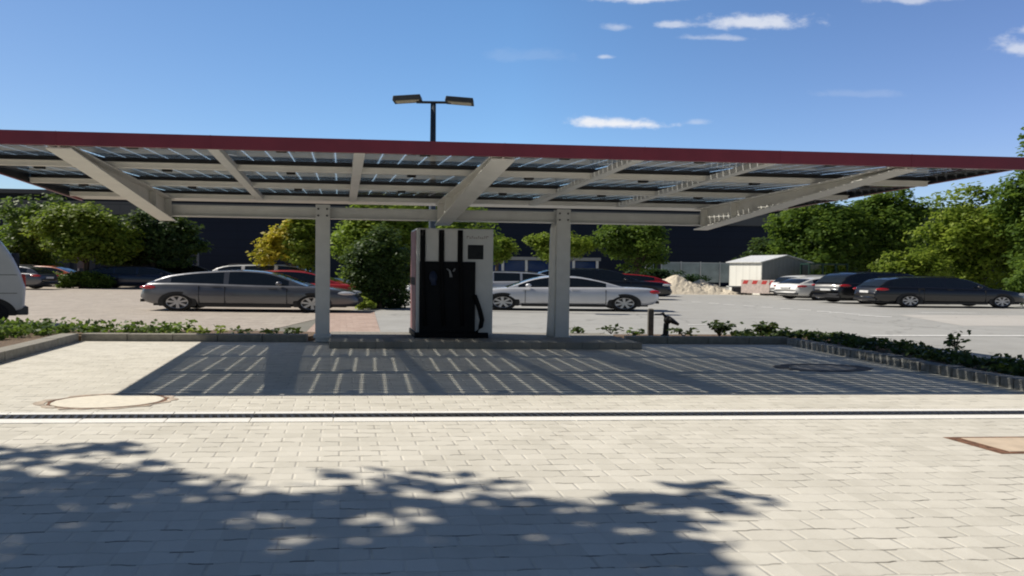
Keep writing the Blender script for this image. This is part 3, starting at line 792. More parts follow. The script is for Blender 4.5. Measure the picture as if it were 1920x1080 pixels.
    for sd in (1, -1):
        b = MB(); b.ell((.24 if kind != 'coupe' else .13, sd * hw(.2) * .88, zt), (.25 if kind != 'coupe' else .15, .13, .08), 12, M=M); b.build('tail_light', M_TAIL, root, smooth=True)
        zh = interp(s['belt'], L - .3) - .10
        b = MB(); b.ell((L - .28, sd * hw(L - .25) * .88, zh), (.24, .14, .075), 12, M=M); b.build('headlight', M_HEAD, root, smooth=True)
        xm = s['screen'][1] - .42; zm = interp(s['belt'], xm) + .075
        b = MB(); b.ell((xm, sd * (hw(xm) * .86 + .14), zm), (.07, .10, .075), 8, M=M); b.build('wing_mirror', pm_, root, smooth=True)
    for sd in (1, -1):
        for xd in ([s['pil'][1][0] - .12, s['pil'][1][0] + .98] if kind in ('hatch', 'coupe') else [s['pil'][1][0] + .1, s['pil'][2][0] + .12]):
            zz = interp(s['belt'], xd) - .10
            b = MB(); b.box((xd, sd * (hw(xd) * .985), zz), (.17, .035, .028), M=M); b.build('door_handle', pm_, root)
    for sd in (1, -1):
        for xd in ((s['pil'][1][0] + s['pil'][1][1]) / 2, s['fa'] - .50, s['ra'] + .42):
            zz = interp(s['belt'], xd); b = MB()
            b.hexa([(xd - .006, sd * (hw(xd) * .9), .30), (xd + .006, sd * (hw(xd) * .9), .30), (xd + .006, sd * (hw(xd) * 1.004), .30), (xd - .006, sd * (hw(xd) * 1.004), .30),
                    (xd - .006, sd * (hw(xd) * .9), zz - .10), (xd + .006, sd * (hw(xd) * .9), zz - .10), (xd + .006, sd * (hw(xd) * 1.0), zz - .10), (xd - .006, sd * (hw(xd) * 1.0), zz - .10)], M=M)
            b.build('door_gap', M_TRIM, root)
    b = MB(); b.box((.012 if kind != 'coupe' else .0, 0, .74), (.05, .52, .11), M=M); b.build('number_plate', M_PLATEW, root)
    b = MB(); b.box((L - .02, 0, .42), (.06, .9, .16), M=M); b.build('grille', M_TRIM, root)
    b = MB(); b.box((.03, 0, .36), (.06, hw0 * 1.5, .10), M=M); b.build('bumper_strip', M_TRIM, root)
    if kind in ('estate', 'suv'):
        for sd in (1, -1):
            b = MB(); y_ = sd * (hw0 * .86 - .30 * (s['roof'][3][1] - s['belt'][4][1]) - .03)
            b.tube([(.7, y_, s['roof'][2][1] + .02), (.9, y_, s['roof'][2][1] + .06), (2.3, y_, s['roof'][3][1] + .03), (2.5, y_, s['roof'][4][1] + .01)], .018, 6, M=M)
            b.build('roof_rail', M_TRIM, root)
    return root

C_GREY = paint('paint_grey', (0.13, 0.135, 0.15), 0.55)
C_RED = paint('paint_red', (0.36, 0.012, 0.016), 0.1)
C_WHITE = paint('paint_white', (0.72, 0.72, 0.70), 0.0)
C_SILV = paint('paint_silver', (0.56, 0.57, 0.60), 0.5)
C_BLACK = paint('paint_black', (0.008, 0.009, 0.012), 0.1)
C_BLUE = paint('paint_navy', (0.018, 0.026, 0.055), 0.3)
C_ORNG = paint('paint_orange', (0.55, 0.12, 0.03), 0.0)
C_COUPE = paint('paint_pale_silver', (0.66, 0.67, 0.70), 0.25)

make_car('hatch', (-9.40, 23.45), 2.5, C_GREY, 'grey hatchback seen side on behind the left canopy column')
make_car('hatch', (-9.2, 27.4), 2, C_RED, 'red hatchback parked just behind the grey hatchback')
make_car('suv', (-12.0, 34.0), 3, C_WHITE, 'white car half hidden beyond the red hatchback')
make_car('coupe', (1.88, 26.3), 183, C_COUPE, 'pale silver two door coupe facing left behind the right canopy column', rimmat=None)
make_car('estate', (-1.6, 34.5), 184, C_SILV, 'silver car with light windscreen behind the charger and the coupe')
make_car('suv', (5.0, 37.0), 6, C_BLACK, 'dark car whose roof shows above the coupe')
make_car('hatch', (6.4, 42.0), 183, C_RED, 'red car whose rear shows beyond the coupe boot')
make_car('estate', (21.75, 32.5), 9, C_BLACK, 'black estate car with red tail light nearest in the right hand row', mouldings=True)
make_car('suv', (21.1, 36.0), 20, C_BLACK, 'black sport utility vehicle parked behind the black estate car')
make_car('hatch', (20.2, 39.8), 22, C_WHITE, 'white hatchback seen from behind beside the black sport utility vehicle')
make_car('estate', (21.6, 43.4), 22, C_WHITE, 'white car mostly hidden beyond the white hatchback')
make_car('estate', (-33.3, 40.6), 176, C_GREY, 'dark silver car beside the clipped hedge at the far left')
make_car('hatch', (-33.0, 45.8), 0, C_ORNG, 'orange car parked behind the clipped hedge')
make_car('hatch', (-38.6, 48.0), 0, C_RED, 'red car parked behind the dark silver car at the far left')
make_car('estate', (-25.4, 44.6), 8, C_BLUE, 'navy car under the dark tree with its red light showing')
make_car('suv', (-24.6, 48.6), 8, C_BLACK, 'black car at the back under the dark tree')
make_car('hatch', (-29.0, 49.6), 0, C_RED, 'red car seen over the clipped hedge beneath the tree trunk')

# white van at the left edge
vx, vy = -16.95, 15.75
vn = thing('white_van', (vx, vy, 0), 'white van at the left edge with only its rounded end in view', 'van')
VM = Matrix.Translation((vx, vy, 0)) @ Matrix.Diagonal((W, 1, 1, 1)) @ Matrix.Rotation(R(27), 4, 'Z')
prof = [(-2.5, .38), (2.30, .36), (2.50, .45), (2.52, 1.0), (2.46, 1.35), (2.36, 1.75), (2.22, 2.12), (2.06, 2.38), (1.85, 2.50), (1.2, 2.54), (-1.4, 2.52), (-1.7, 2.40), (-2.4, 1.25), (-2.5, .9)]
b = MB()
for i_, (ya, yb_, sc2) in enumerate(((-.95, .95, 1),)):
    b.prism([(x, ya, z) for x, z in prof], (0, yb_ - ya, 0), 0, VM)
b.build('body', paint('van_white', (0.62, 0.64, 0.66), 0.0), vn, bevel=0.10, seg=4)
b = MB(); b.box((2.42, 0, .42), (.26, 1.84, .22), M=VM); b.build('bumper', mat('van_bumper', (0.10, 0.10, 0.10), 0.7), vn, bevel=0.03)
b = MB(); b.box((1.2, 0, .35), (2.0, 1.5, .2), M=VM); b.build('underbody', M_TRIM, vn)
for xa in (1.95, -1.7):
    for sd in (-1, 1):
        MW = VM @ Matrix.Translation((xa, sd * .87, .35)) @ Matrix.Rotation(R(-90 * sd), 4, 'X')
        b = MB(); b.lathe([(.2, -.1), (.33, -.1), (.35, -.05), (.35, .05), (.33, .1), (.22, .1), (.2, .07)], 28, M=MW); ty = b.build('wheel', M_TYRE, vn, smooth=True)
        b = MB(); b.lathe([(0, .075), (.21, .075), (.23, .1)], 20, M=MW); b.build('rim', mat('steel_rim', (.20, .20, .21), .5, .5), ty)
for sd in (-1, 1):
    b = MB(); pts = [(1.95 + .44 * math.cos(t), sd * .953, max(.3, .35 + .44 * math.sin(t))) for t in [math.pi * (-.1 + 1.2 * i / 24) for i in range(25)]]
    b.prism(pts, (0, -sd * .05, 0), 0, VM); b.build('wheel_arch', M_TRIM, vn)
b = MB()
for zz in (.86, 1.32): b.box((.6, -.952, zz), (3.6, .006, .012), M=VM)
b.box((1.25, -.952, 1.4), (.014, .006, 1.8), M=VM)
b.build('body_seam', M_TRIM, vn)
b = MB(); b.box((2.45, -.80, 1.15), (.14, .2, .4), M=VM); b.build('tail_light', M_TAIL, vn, bevel=0.03)
b = MB(); b.box((2.40, .0, 1.62), (.10, 1.4, .50), M=VM); b.build('rear_window', M_GLASS, vn)

# ------------------------------------------------------------------ foliage
def leaves_mesh(name, m, parent, pts, nrm, size, tint, base, aspect=0.62, sxs=W * .8):
    n = len(pts)
    rn = RNG.normal(size=(n, 3)); rn /= np.linalg.norm(rn, axis=1)[:, None]
    N = nrm + rn * 0.9; N /= np.linalg.norm(N, axis=1)[:, None] + 1e-9
    T = np.cross(N, RNG.normal(size=(n, 3))); T /= np.linalg.norm(T, axis=1)[:, None] + 1e-9
    B = np.cross(N, T)
    s = (size * RNG.uniform(.6, 1.35, n))[:, None]
    T = T * s; B = B * s * aspect
    T[:, 0] *= sxs; B[:, 0] *= sxs
    v = np.stack([pts - T * .5, pts - B * .5 + T * .05, pts + T * .5, pts + B * .5 + T * .05], 1).reshape(-1, 3) - np.array(base)
    me = bpy.data.meshes.new(name)
    me.vertices.add(4 * n); me.vertices.foreach_set('co', v.astype(np.float32).ravel())
    me.loops.add(4 * n); me.loops.foreach_set('vertex_index', np.arange(4 * n, dtype=np.int32))
    me.polygons.add(n); me.polygons.foreach_set('loop_start', np.arange(0, 4 * n, 4, dtype=np.int32))
    try: me.polygons.foreach_set('loop_total', np.full(n, 4, dtype=np.int32))
    except Exception: pass
    a = me.attributes.new('tint', 'FLOAT', 'POINT'); a.data.foreach_set('value', np.repeat(np.clip(tint, 0, 1), 4).astype(np.float32))
    me.update(calc_edges=True); me.materials.append(m)
    o = bpy.data.objects.new(name, me); COL.objects.link(o)
    if parent is not None: o.parent = parent
    else: o.location = base
    return o

def crown_points(c, r, nblob, nclump, nleaf, rc, seed, shell=0.55, blobs=None):
    """uneven crown: blobs inside an ellipsoid, leaf clumps over the blobs"""
    g = np.random.default_rng(seed)
    c = np.array(c); r = np.array(r)
    d = g.normal(size=(nblob, 3)); d /= np.linalg.norm(d, axis=1)[:, None]
    bc = d * (g.uniform(0.35, 0.78, nblob))[:, None]
    br = g.uniform(.30, .52, nblob)
    if blobs is not None:
        bb = np.array(blobs); bc = (bb[:, :3] - c) / r; w_ = bb[:, 3] ** 2; br = None
        k = g.choice(len(bb), nclump, p=w_ / w_.sum())
    else:
        k = g.integers(0, nblob, nclump)
    d2 = g.normal(size=(nclump, 3)); d2 /= np.linalg.norm(d2, axis=1)[:, None]
    rad = (shell + (1 - shell) * g.uniform(0, 1, nclump) ** .6)
    if blobs is not None:
        cc = bc[k] + d2 * rad[:, None] * np.stack([bb[k, 3], bb[k, 3] / W, bb[k, 3] * .6], 1) / r
    else:
        cc = bc[k] + d2 * (br[k] * rad)[:, None]
        far = np.linalg.norm(cc, axis=1); cc[far > 1.08] *= (1.08 / far[far > 1.08])[:, None]
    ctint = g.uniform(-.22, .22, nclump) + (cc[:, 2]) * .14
    q = np.repeat(np.arange(nclump), nleaf)
    n = len(q)
    off = g.normal(size=(n, 3)); off /= np.linalg.norm(off, axis=1)[:, None]
    off *= (rc * g.uniform(0, 1, n) ** .45)[:, None] * np.array([1.35, 1, .75])
    pts = c + cc[q] * r + off
    out = cc[q] / (np.linalg.norm(cc[q], axis=1)[:, None] + 1e-6)
    nr = out * .5 + off / rc * .3 + np.array([0, 0, .75])
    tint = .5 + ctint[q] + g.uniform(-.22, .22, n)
    return pts, nr, tint, cc, c, r

M_BARK = mat('bark', (0.10, 0.075, 0.055), 0.95, var=0.4, scale=12, bump=0.6, bscale=25)
LEAF = {
 'yellowgreen': leaf_mat('leaf_yellow_green', (0.064, 0.100, 0.016), (0.169, 0.233, 0.032), (0.354, 0.419, 0.056)),
 'green': leaf_mat('leaf_green', (0.036, 0.068, 0.016), (0.089, 0.153, 0.029), (0.193, 0.282, 0.048)),
 'dark': leaf_mat('leaf_dark', (0.020, 0.039, 0.016), (0.045, 0.081, 0.025), (0.105, 0.161, 0.041), .25),
 'bright': leaf_mat('leaf_bright', (0.072, 0.121, 0.020), (0.193, 0.282, 0.036), (0.386, 0.483, 0.064)),
 'sun_gold': leaf_mat('leaf_sun_gold', (0.193, 0.161, 0.016), (0.483, 0.386, 0.032), (0.805, 0.612, 0.048)),
 'conifer': leaf_mat('leaf_conifer', (0.013, 0.029, 0.016), (0.025, 0.055, 0.025), (0.056, 0.100, 0.039), .15),
 'cover': leaf_mat('leaf_cover', (0.032, 0.056, 0.023), (0.089, 0.145, 0.039), (0.225, 0.322, 0.081)),
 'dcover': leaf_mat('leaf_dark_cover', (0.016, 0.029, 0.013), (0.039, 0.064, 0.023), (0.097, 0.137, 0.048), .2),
 'lime': leaf_mat('leaf_lime', (0.161, 0.209, 0.032), (0.322, 0.402, 0.064), (0.580, 0.644, 0.129)),
}
def tree(label, x, y, hw_, z0, z1, leaf, trunk=.12, nclump=260, nleaf=34, size=.22, rc=.55, nblob=14, ry=None, name='deciduous_tree', group='trees around the car park', cat='tree', sun_gold=None, blobs=None, tx=None):
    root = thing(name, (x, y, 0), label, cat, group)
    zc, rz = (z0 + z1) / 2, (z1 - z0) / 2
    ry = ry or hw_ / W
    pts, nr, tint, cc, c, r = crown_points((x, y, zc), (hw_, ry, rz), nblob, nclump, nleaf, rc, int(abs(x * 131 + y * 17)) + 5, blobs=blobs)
    if sun_gold:
        sel = ((pts[:, 0] - x) / hw_ < sun_gold + RNG.uniform(-.25, .25, len(pts)))  # left leaves coloured golden for the sunlit side of the yellow crown
        leaves_mesh('crown', LEAF['sun_gold'], root, pts[sel], nr[sel], size, tint[sel], (x, y, 0))
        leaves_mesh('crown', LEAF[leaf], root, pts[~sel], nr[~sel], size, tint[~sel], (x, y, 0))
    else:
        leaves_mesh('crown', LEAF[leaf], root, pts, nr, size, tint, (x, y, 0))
    tx = x if tx is None else tx
    b = MB(); g = random.Random(int(x * 7 + y))
    top = z0 + (z1 - z0) * .55
    b.tube([(tx, y, -.05), (tx + g.uniform(-.06, .06), y, z0 * .6 + .2), (x + g.uniform(-.1, .1), y, z0 + (z1 - z0) * .25), (x, y, top)], [trunk * 1.25, trunk, trunk * .75, trunk * .3], 8, sx=1.4)
    for i in range(9):
        j = g.randrange(len(cc)); e = np.array(c) + cc[j] * r * .85
        zz = z0 * .75 + (z1 - z0) * g.uniform(.02, .35)
        if e[2] < zz: e[2] = zz + .3
        st = Vector((x, y, zz)); e = Vector(e); md = st.lerp(e, .5) + Vector((0, 0, -.08 * (e - st).length))
        b.tube([st, md, e], [trunk * .42, trunk * .28, trunk * .1], 5)
    b.build('trunk', M_BARK, root, smooth=True)
    return root

# far left group
tree('dark green tree at the far left in front of the navy building', -37.2, 50, 3.4, .7, 7.1, 'green', .16, 400, 32, .27, .6)
tree('yellow green tree with a bare trunk behind the clipped hedge', -29.6, 44.5, 3.8, 1.1, 5.85, 'yellowgreen', .15, 520, 32, .25, .55, nblob=18)
tree('dark spreading tree over the navy and black parked cars', -26.3, 47, 3.6, .6, 5.8, 'dark', .15, 460, 34, .25, .55, nblob=18)
# yellow tree with painted sun side and big hedge trees behind the column
tree('yellow tree with sunlight coloured golden into its left leaves, left of the canopy column', -11.45, 33.5, 1.85, .9, 4.25, 'yellowgreen', .11, 300, 30, .19, .4, sun_gold=-0.05)
tree('bright green leafy tree between the left column and the charger', -7.6, 36, 2.7, .2, 5.7, 'bright', .13, 600, 32, .22, .5, nblob=18)
tree('bright green leafy tree showing above the charger', -4.2, 37.5, 3.3, .6, 6.3, 'bright', .13, 520, 32, .22, .5, nblob=16)
tree('dark dense conifer bush left of the charger', -5.3, 25.6, 1.36, -.25, 3.15, 'dark', .08, 620, 38, .12, .26, nblob=34, ry=.9, name='conifer_bush', group='bushes around the car park', cat='bush')
tree('small pale green plant at the foot of the dark conifer', -5.75, 24.7, .45, .0, .55, 'lime', .02, 40, 16, .12, .14, ry=.3, name='small_shrub', group='bushes around the car park', cat='shrub')
tree('thin leafy tree just right of the charger', -1.1, 47, 1.4, 1.9, 4.0, 'yellowgreen', .09, 80, 26, .22, .45, nblob=8)
tree('low spreading green tree behind the right canopy column', 4.0, 49, 3.3, 2.3, 4.7, 'yellowgreen', .10, 230, 30, .23, .5, nblob=12)
tree('round green tree with dark trunk above the coupe boot', 9.6, 49.5, 2.9, 1.5, 5.8, 'green', .14, 320, 32, .23, .5, nblob=16)
# right hand group
tree('mid green tree right behind the white hut', 27.2, 55, 4.8, .6, 9.0, 'green', .2, 520, 34, .30, .75, nblob=18)
tree('tall green tree filling the middle of the right hand group', 32.9, 56, 4.3, .6, 9.9, 'green', .22, 520, 34, .30, .75, nblob=20)
tree('large green tree leaning over the black cars', 31.8, 43.5, 4.1, .5, 8.0, 'yellowgreen', .2, 620, 34, .26, .65, nblob=22)
tree('tallest green tree at the right edge of the picture', 33.2, 40, 2.9, .6, 11.2, 'green', .2, 560, 34, .25, .65, nblob=22)
tree('pale green rounded bush behind the black sport utility vehicle', 25.8, 41, 2.4, .2, 3.3, 'yellowgreen', .08, 260, 30, .20, .42, nblob=14, name='leafy_bush', group='bushes around the car park', cat='bush')
tree('leafy bush at the bonnet of the black estate car', 27.2, 33.6, 1.6, .1, 2.6, 'green', .07, 220, 30, .17, .36, nblob=12, name='leafy_bush', group='bushes around the car park', cat='bush')
tree('dark shrub peeping over the roof of the white hut', 22.6, 58, 2.4, 1.6, 4.6, 'dark', .09, 120, 28, .25, .5, nblob=9, name='leafy_bush', group='bushes around the car park', cat='bush')
tree('clipped rounded hedge bush beside the dark silver car at the far left', -29.2, 43.2, 2.1, .0, 1.15, 'green', .05, 240, 30, .15, .26, nblob=20, ry=.8, name='clipped_hedge', group='bushes around the car park', cat='hedge')
tree('light green low bush behind the white van', -38.5, 49.6, 2.6, .3, 2.1, 'bright', .06, 150, 26, .2, .35, nblob=10, name='leafy_bush', group='bushes around the car park', cat='bush')
tree('dark hedge behind the heap of sand', 12.6, 54, 4.2, .0, 1.9, 'conifer', .07, 300, 30, .2, .38, nblob=26, ry=.8, name='dark_hedge', group='bushes around the car park', cat='hedge')
# shade tree standing left of the frame: only its shadow reaches the picture
SHADE = [(-11.1, 6.3, 7.8, 0.47), (-12.1, 6.48, 8.0, 0.42), (-9.93, 5.9, 7.4, 0.34), (-9.45, 5.54, 7.6, 0.38), (-11.1, 5.58, 8.2, 0.61), (-12.14, 5.56, 8.6, 0.61), (-11.17, 4.82, 8.2, 0.61), (-10.09, 4.86, 7.8, 0.61), (-9.98, 4.97, 8.4, 0.52), (-9.19, 5.28, 8.1, 0.45), (-8.1, 5.59, 7.6, 0.42), (-7.22, 5.92, 7.3, 0.29), (-8.23, 5.33, 8.2, 0.47), (-7.18, 5.33, 7.7, 0.38), (-6.71, 4.82, 7.4, 0.38), (-7.8, 4.61, 8.0, 0.45), (-9.37, 4.76, 8.8, 0.52), (-9.7, 4.47, 8.6, 0.52), (-10.74, 4.41, 9.1, 0.61), (-11.61, 4.33, 9.4, 0.68), (-8.76, 4.22, 8.6, 0.45), (-5.88, 5.64, 7.0, 0.16), (-5.59, 5.58, 7.0, 0.12), (-6.12, 4.45, 7.1, 0.19), (-13.71, 3.55, 10.0, 1.2), (-14.81, 2.95, 9.2, 1.3), (-15.11, 4.55, 8.8, 1.1), (-13.51, 1.85, 9.1, 1.2), (-7.99, 4.47, 8.2, 0.4), (-7.12, 4.43, 7.8, 0.36), (-8.7, 4.34, 8.4, 0.42), (-6.33, 4.61, 7.4, 0.26), (-8.18, 4.28, 8.6, 0.42), (-9.16, 4.28, 8.4, 0.45), (-6.33, 5.25, 7.4, 0.26), (-5.44, 5.51, 7.0, 0.16), (-6.22, 5.65, 7.0, 0.25)]
tree('large shade tree left of the forecourt casting dappled shade on the pavers', -11.9, 3.7, 4.9, 6.6, 11.2, 'green', .22, 235, 24, .24, .38, ry=3.2, tx=-13.0, name='shade_tree', blobs=SHADE)

# ground cover and little plants
def cover(name, label, poly, n, leaf, hgt, size, z=.09, seed=1, clump=.16):
    g = np.random.default_rng(seed); poly = np.array(poly)
    lo, hi = poly.min(0), poly.max(0); pts = []
    def inside(p):
        c = False; j = len(poly) - 1
        for i in range(len(poly)):
            a, bq = poly[i], poly[j]
            if (a[1] > p[1]) != (bq[1] > p[1]) and p[0] < (bq[0] - a[0]) * (p[1] - a[1]) / (bq[1] - a[1] + 1e-9) + a[0]: c = not c
            j = i
        return c
    cl = []
    while len(cl) < n:
        p = lo + (hi - lo) * g.uniform(size=2)
        if inside(p): cl.append(p)
    P = []; N = []; T = []
    for p in cl:
        h = hgt * g.uniform(.35, 1.15); k = g.integers(7, 15); tt = g.uniform(.15, .85)
        for _ in range(k):
            a = g.uniform(0, 2 * np.pi); r_ = clump * g.uniform(0, 1)
            zz = z + h * g.uniform(.1, 1)
            P.append((p[0] + r_ * np.cos(a) * 1.4, p[1] + r_ * np.sin(a), zz)); N.append((np.cos(a) * .5, np.sin(a) * .5, .8)); T.append(tt + g.uniform(-.2, .2))
    o = leaves_mesh(name, LEAF[leaf], None, np.array(P), np.array(N), size, np.array(T), (float(lo[0]), float(lo[1]), z), sxs=1.3)
    tag(o, label, kind='stuff'); return o
cover('ground_cover', 'leafy ground cover plants behind the left kerb', [(-9.4, 13.6), (-7.3, 13.85), (-7.2, 14.6), (-12.0, 14.4), (-14.0, 12.4), (-11.4, 10.2)], 460, 'cover', .27, .10, seed=2)
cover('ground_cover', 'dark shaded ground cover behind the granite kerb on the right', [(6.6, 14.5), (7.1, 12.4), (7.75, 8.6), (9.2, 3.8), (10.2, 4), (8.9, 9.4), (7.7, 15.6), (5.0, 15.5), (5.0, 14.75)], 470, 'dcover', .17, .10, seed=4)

def sprig(label, x, y, h, w_, leaf, n, z=.09, seed=0, size=.10, group='small plants along the kerb'):
    root = thing('small_plant', (x, y, z), label, 'plant', group)
    g = np.random.default_rng(seed + 100); b = MB(); P = []; N = []; T = []
    for i in range(n):
        a = g.uniform(0, 2 * np.pi); rr_ = w_ * g.uniform(.3, 1); hh = h * g.uniform(.55, 1)
        tip = Vector((x + rr_ * math.cos(a), y + rr_ * .6 * math.sin(a), z + hh))
        b.tube([(x, y, z - .02), Vector((x, y, z)).lerp(tip, .5) + Vector((0, 0, h * .12)), tip], [.012, .009, .004], 5)
        for _ in range(9):
            f = g.uniform(.45, 1.08); q = Vector((x, y, z)).lerp(tip, f)
            P.append((q.x + g.normal() * .045 * W, q.y + g.normal() * .04, q.z + g.normal() * .03)); N.append((math.cos(a) * .4, math.sin(a) * .4, .9)); T.append(g.uniform(.1, .9))
    b.build('stem', M_BARK, root)
    leaves_mesh('foliage', LEAF[leaf], root, np.array(P), np.array(N), size, np.array(T), (x, y, z), sxs=1.5)
PL = [(-6.85, 14.0, .18, .22, 'lime', 4, 'pale yellow green sprig at the kerb end of the ground cover'),
      (-6.45, 14.1, .15, .16, 'lime', 3, 'thin lime sprig leaning over the kerb, next to the pale yellow sprig'),
      (-6.05, 14.2, .13, .30, 'dcover', 4, 'dark low sprig behind the kerb left of the column, first of three'),
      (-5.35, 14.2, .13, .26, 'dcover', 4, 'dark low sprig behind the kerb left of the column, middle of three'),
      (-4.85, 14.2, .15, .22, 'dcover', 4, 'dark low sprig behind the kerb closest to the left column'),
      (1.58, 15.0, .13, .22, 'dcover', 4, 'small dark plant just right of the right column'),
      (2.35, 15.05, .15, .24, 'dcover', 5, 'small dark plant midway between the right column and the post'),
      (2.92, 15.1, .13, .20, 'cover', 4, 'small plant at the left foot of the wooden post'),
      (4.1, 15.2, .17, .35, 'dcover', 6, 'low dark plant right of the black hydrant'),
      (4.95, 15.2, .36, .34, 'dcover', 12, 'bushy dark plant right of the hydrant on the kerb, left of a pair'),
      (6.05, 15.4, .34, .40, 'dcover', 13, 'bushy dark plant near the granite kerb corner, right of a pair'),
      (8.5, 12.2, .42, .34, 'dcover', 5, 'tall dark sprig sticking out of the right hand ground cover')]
for i, (x, y, h, w_, lf, n, lb) in enumerate(PL):
    sprig(lb, x, y, h, w_, lf, n, seed=i, size=.10 if n < 10 else .12, z=.09 if not 1.2 < x < 2.5 else .14)

# post and hydrant on the right kerb
ps = thing('marker_post', (3.35, 15.4, .05), 'short square dark wooden post standing behind the kerb', 'post')
b = MB(); b.box((3.35, 15.4, .34), (.13, .12, .70)); b.hexa([(3.285, 15.34, .69), (3.415, 15.34, .69), (3.415, 15.46, .69), (3.285, 15.46, .69), (3.31, 15.37, .71), (3.39, 15.37, .71), (3.39, 15.43, .71), (3.31, 15.43, .71)])
b.build('shaft', mat('old_wood', (0.13, 0.12, 0.105), 0.9, var=0.3, scale=14, bump=0.5), ps, bevel=0.006)
M_HYD = mat('hydrant_black', (0.018, 0.018, 0.02), 0.5, 0.2)
hy = thing('water_tap', (3.72, 15.4, .05), 'small black standpipe tap with a drooping spout beside the wooden post', 'tap')
b = MB(); b.tube([(3.70, 15.4, 0.02), (3.72, 15.4, .10), (3.73, 15.4, .36)], [.10, .055, .05], 10, sx=1.3); b.build('standpipe', M_HYD, hy, smooth=True)
b = MB(); b.ell((3.76, 15.4, .44), (.10, .07, .11), 10); b.tube([(3.78, 15.4, .47), (3.90, 15.4, .40), (4.03, 15.4, .33)], [.075, .06, .03], 8); b.build('spout', M_HYD, hy, smooth=True)
b = MB(); b.tube([(3.72, 15.4, .50), (3.64, 15.4, .60), (3.58, 15.4, .575), (3.45, 15.4, .575)], [.035, .035, .022, .015], 8); b.build('handle', M_HYD, hy, smooth=True)

# ------------------------------------------------------------------ buildings and site furniture in the background
def cladding(name, col, pitch, var=.06):
    m = bpy.data.materials.new(name); m.use_nodes = True
    t = NT(m.node_tree); b_ = m.node_tree.nodes['Principled BSDF']
    pos = t.n('ShaderNodeNewGeometry').outputs['Position']; s_ = t.n('ShaderNodeSeparateXYZ'); t.link(pos, s_.inputs[0])
    f = t.m('FRACT', t.m('DIVIDE', s_.outputs[2], pitch)); g_ = t.m('LESS_THAN', f, .08)
    fx = t.m('LESS_THAN', t.m('FRACT', t.m('DIVIDE', s_.outputs[0], 6.0)), .008)
    nz = t.noise(pos, .4, 4)
    c = t.ramp(nz, [(.3, tuple(x * (1 - var) for x in col)), (.7, tuple(x * (1 + var) for x in col))])
    c = t.mix(t.m('MULTIPLY', t.m('MAXIMUM', g_, fx), .5), c, tuple(x * .45 for x in col) + (1,))
    t.link(c, b_.inputs['Base Color']); b_.inputs['Roughness'].default_value = .55; b_.inputs['Specular IOR Level'].default_value = .3
    return m
wh = thing('warehouse', (0, 72, 0), 'long navy blue warehouse with a grey roof band closing the car park', 'building')
Y0 = 72.0; SL = 0.074
def wbox(x0, x1, d0, d1, z0, z1, name, m, parent=wh):
    b = MB()
    def q(x, d, z): return (x, Y0 + SL * x + d, z)
    b.hexa([q(x0, d0, z0), q(x1, d0, z0), q(x1, d1, z0), q(x0, d1, z0), q(x0, d0, z1), q(x1, d0, z1), q(x1, d1, z1), q(x0, d1, z1)])
    return b.build(name, m, parent)
M_NAVY = cladding('navy_cladding', (0.009, 0.016, 0.038), .9)
wbox(-85, 90, 0, 30, 0, 7.0, 'wall', M_NAVY)
wbox(-85, 90, -.35, 30, 7.0, 8.35, 'roof_band', cladding('grey_band', (0.115, 0.12, 0.125), 1.6))
wbox(-84, 89, .8, 29, 8.35, 9.1, 'upper_storey', cladding('upper_dark', (0.02, 0.024, 0.036), .5))
wbox(-85, 90, .2, 30, 9.1, 9.55, 'roof', mat('roof_edge', (0.085, 0.085, 0.09), .6))
for x in (-49.5, -46.9, 16.5, 46):
    wbox(x, x + 2.2, -.06, .1, 0, 2.6, 'loading_door', mat('door_navy', (0.02, 0.024, 0.04), .5))
# low annexe with blue windows
an = thing('annexe_building', (4, 62, 0), 'low annexe with a row of white framed blue windows behind the coupe', 'building')
def abox(x0, x1, y0, y1, z0, z1, name, m, parent=an):
    b = MB(); b.box(((x0 + x1) / 2, (y0 + y1) / 2, (z0 + z1) / 2), (x1 - x0, y1 - y0, z1 - z0)); return b.build(name, m, parent)
M_OFFW = mat('render_white', (0.42, 0.44, 0.45), .8, var=.08)
abox(-3.2, 8.2, 61.8, 66, 0, 1.2, 'wall', M_OFFW); abox(-3.2, 8.2, 62.2, 66, 1.2, 2.56, 'wall', mat('inner_dark', (0.02, 0.025, 0.05), .4))
abox(-3.6, 8.5, 61.5, 66.2, 2.56, 2.86, 'roof', mat('annexe_roof', (0.30, 0.31, 0.31), .8))
for i in range(5):
    x0 = -3.2 + i * 2.28
    w_o = abox(x0 + .12, x0 + 2.28 - .12, 61.95, 62.05, 1.28, 2.5, 'window', mat('blue_pane', (0.012, 0.035, 0.13), .12, coat=.4))
for i in range(6):
    x0 = -3.2 + i * 2.28
    abox(x0 - .12, x0 + .12, 61.8, 62.1, 1.2, 2.56, 'mullion', mat('white_frame', (0.62, 0.64, 0.66), .6))
sg = thing('white_sign', (12.0, 56, 0), 'small white board standing under the round green tree', 'sign')
b = MB(); b.box((12.0, 56, 2.2), (.72, .06, .75)); b.build('board', mat('sign_white', (.72, .74, .74), .6), sg)
for s_ in (-.3, .3): b = MB(); b.tube([(12 + s_, 56.05, 0), (12 + s_, 56.05, 1.9)], .04, 8); b.build('post', M_ALU, sg)
sg = thing('notice_board', (-31.3, 46.6, 0), 'pale grey notice board beneath the yellow green tree', 'sign')
b = MB(); b.box((-31.3, 46.6, 1.75), (.75, .06, .85)); b.build('board', mat('board_grey', (.25, .28, .31), .6), sg)
for s_ in (-.3, .3): b = MB(); b.tube([(-31.3 + s_, 46.65, 0), (-31.3 + s_, 46.65, 1.4)], .04, 8); b.build('post', M_ALU, sg)
lp2 = thing('lamp_post', (-24.8, 50.5, 0), 'slim grey post standing alone before the navy wall', 'lamp post')
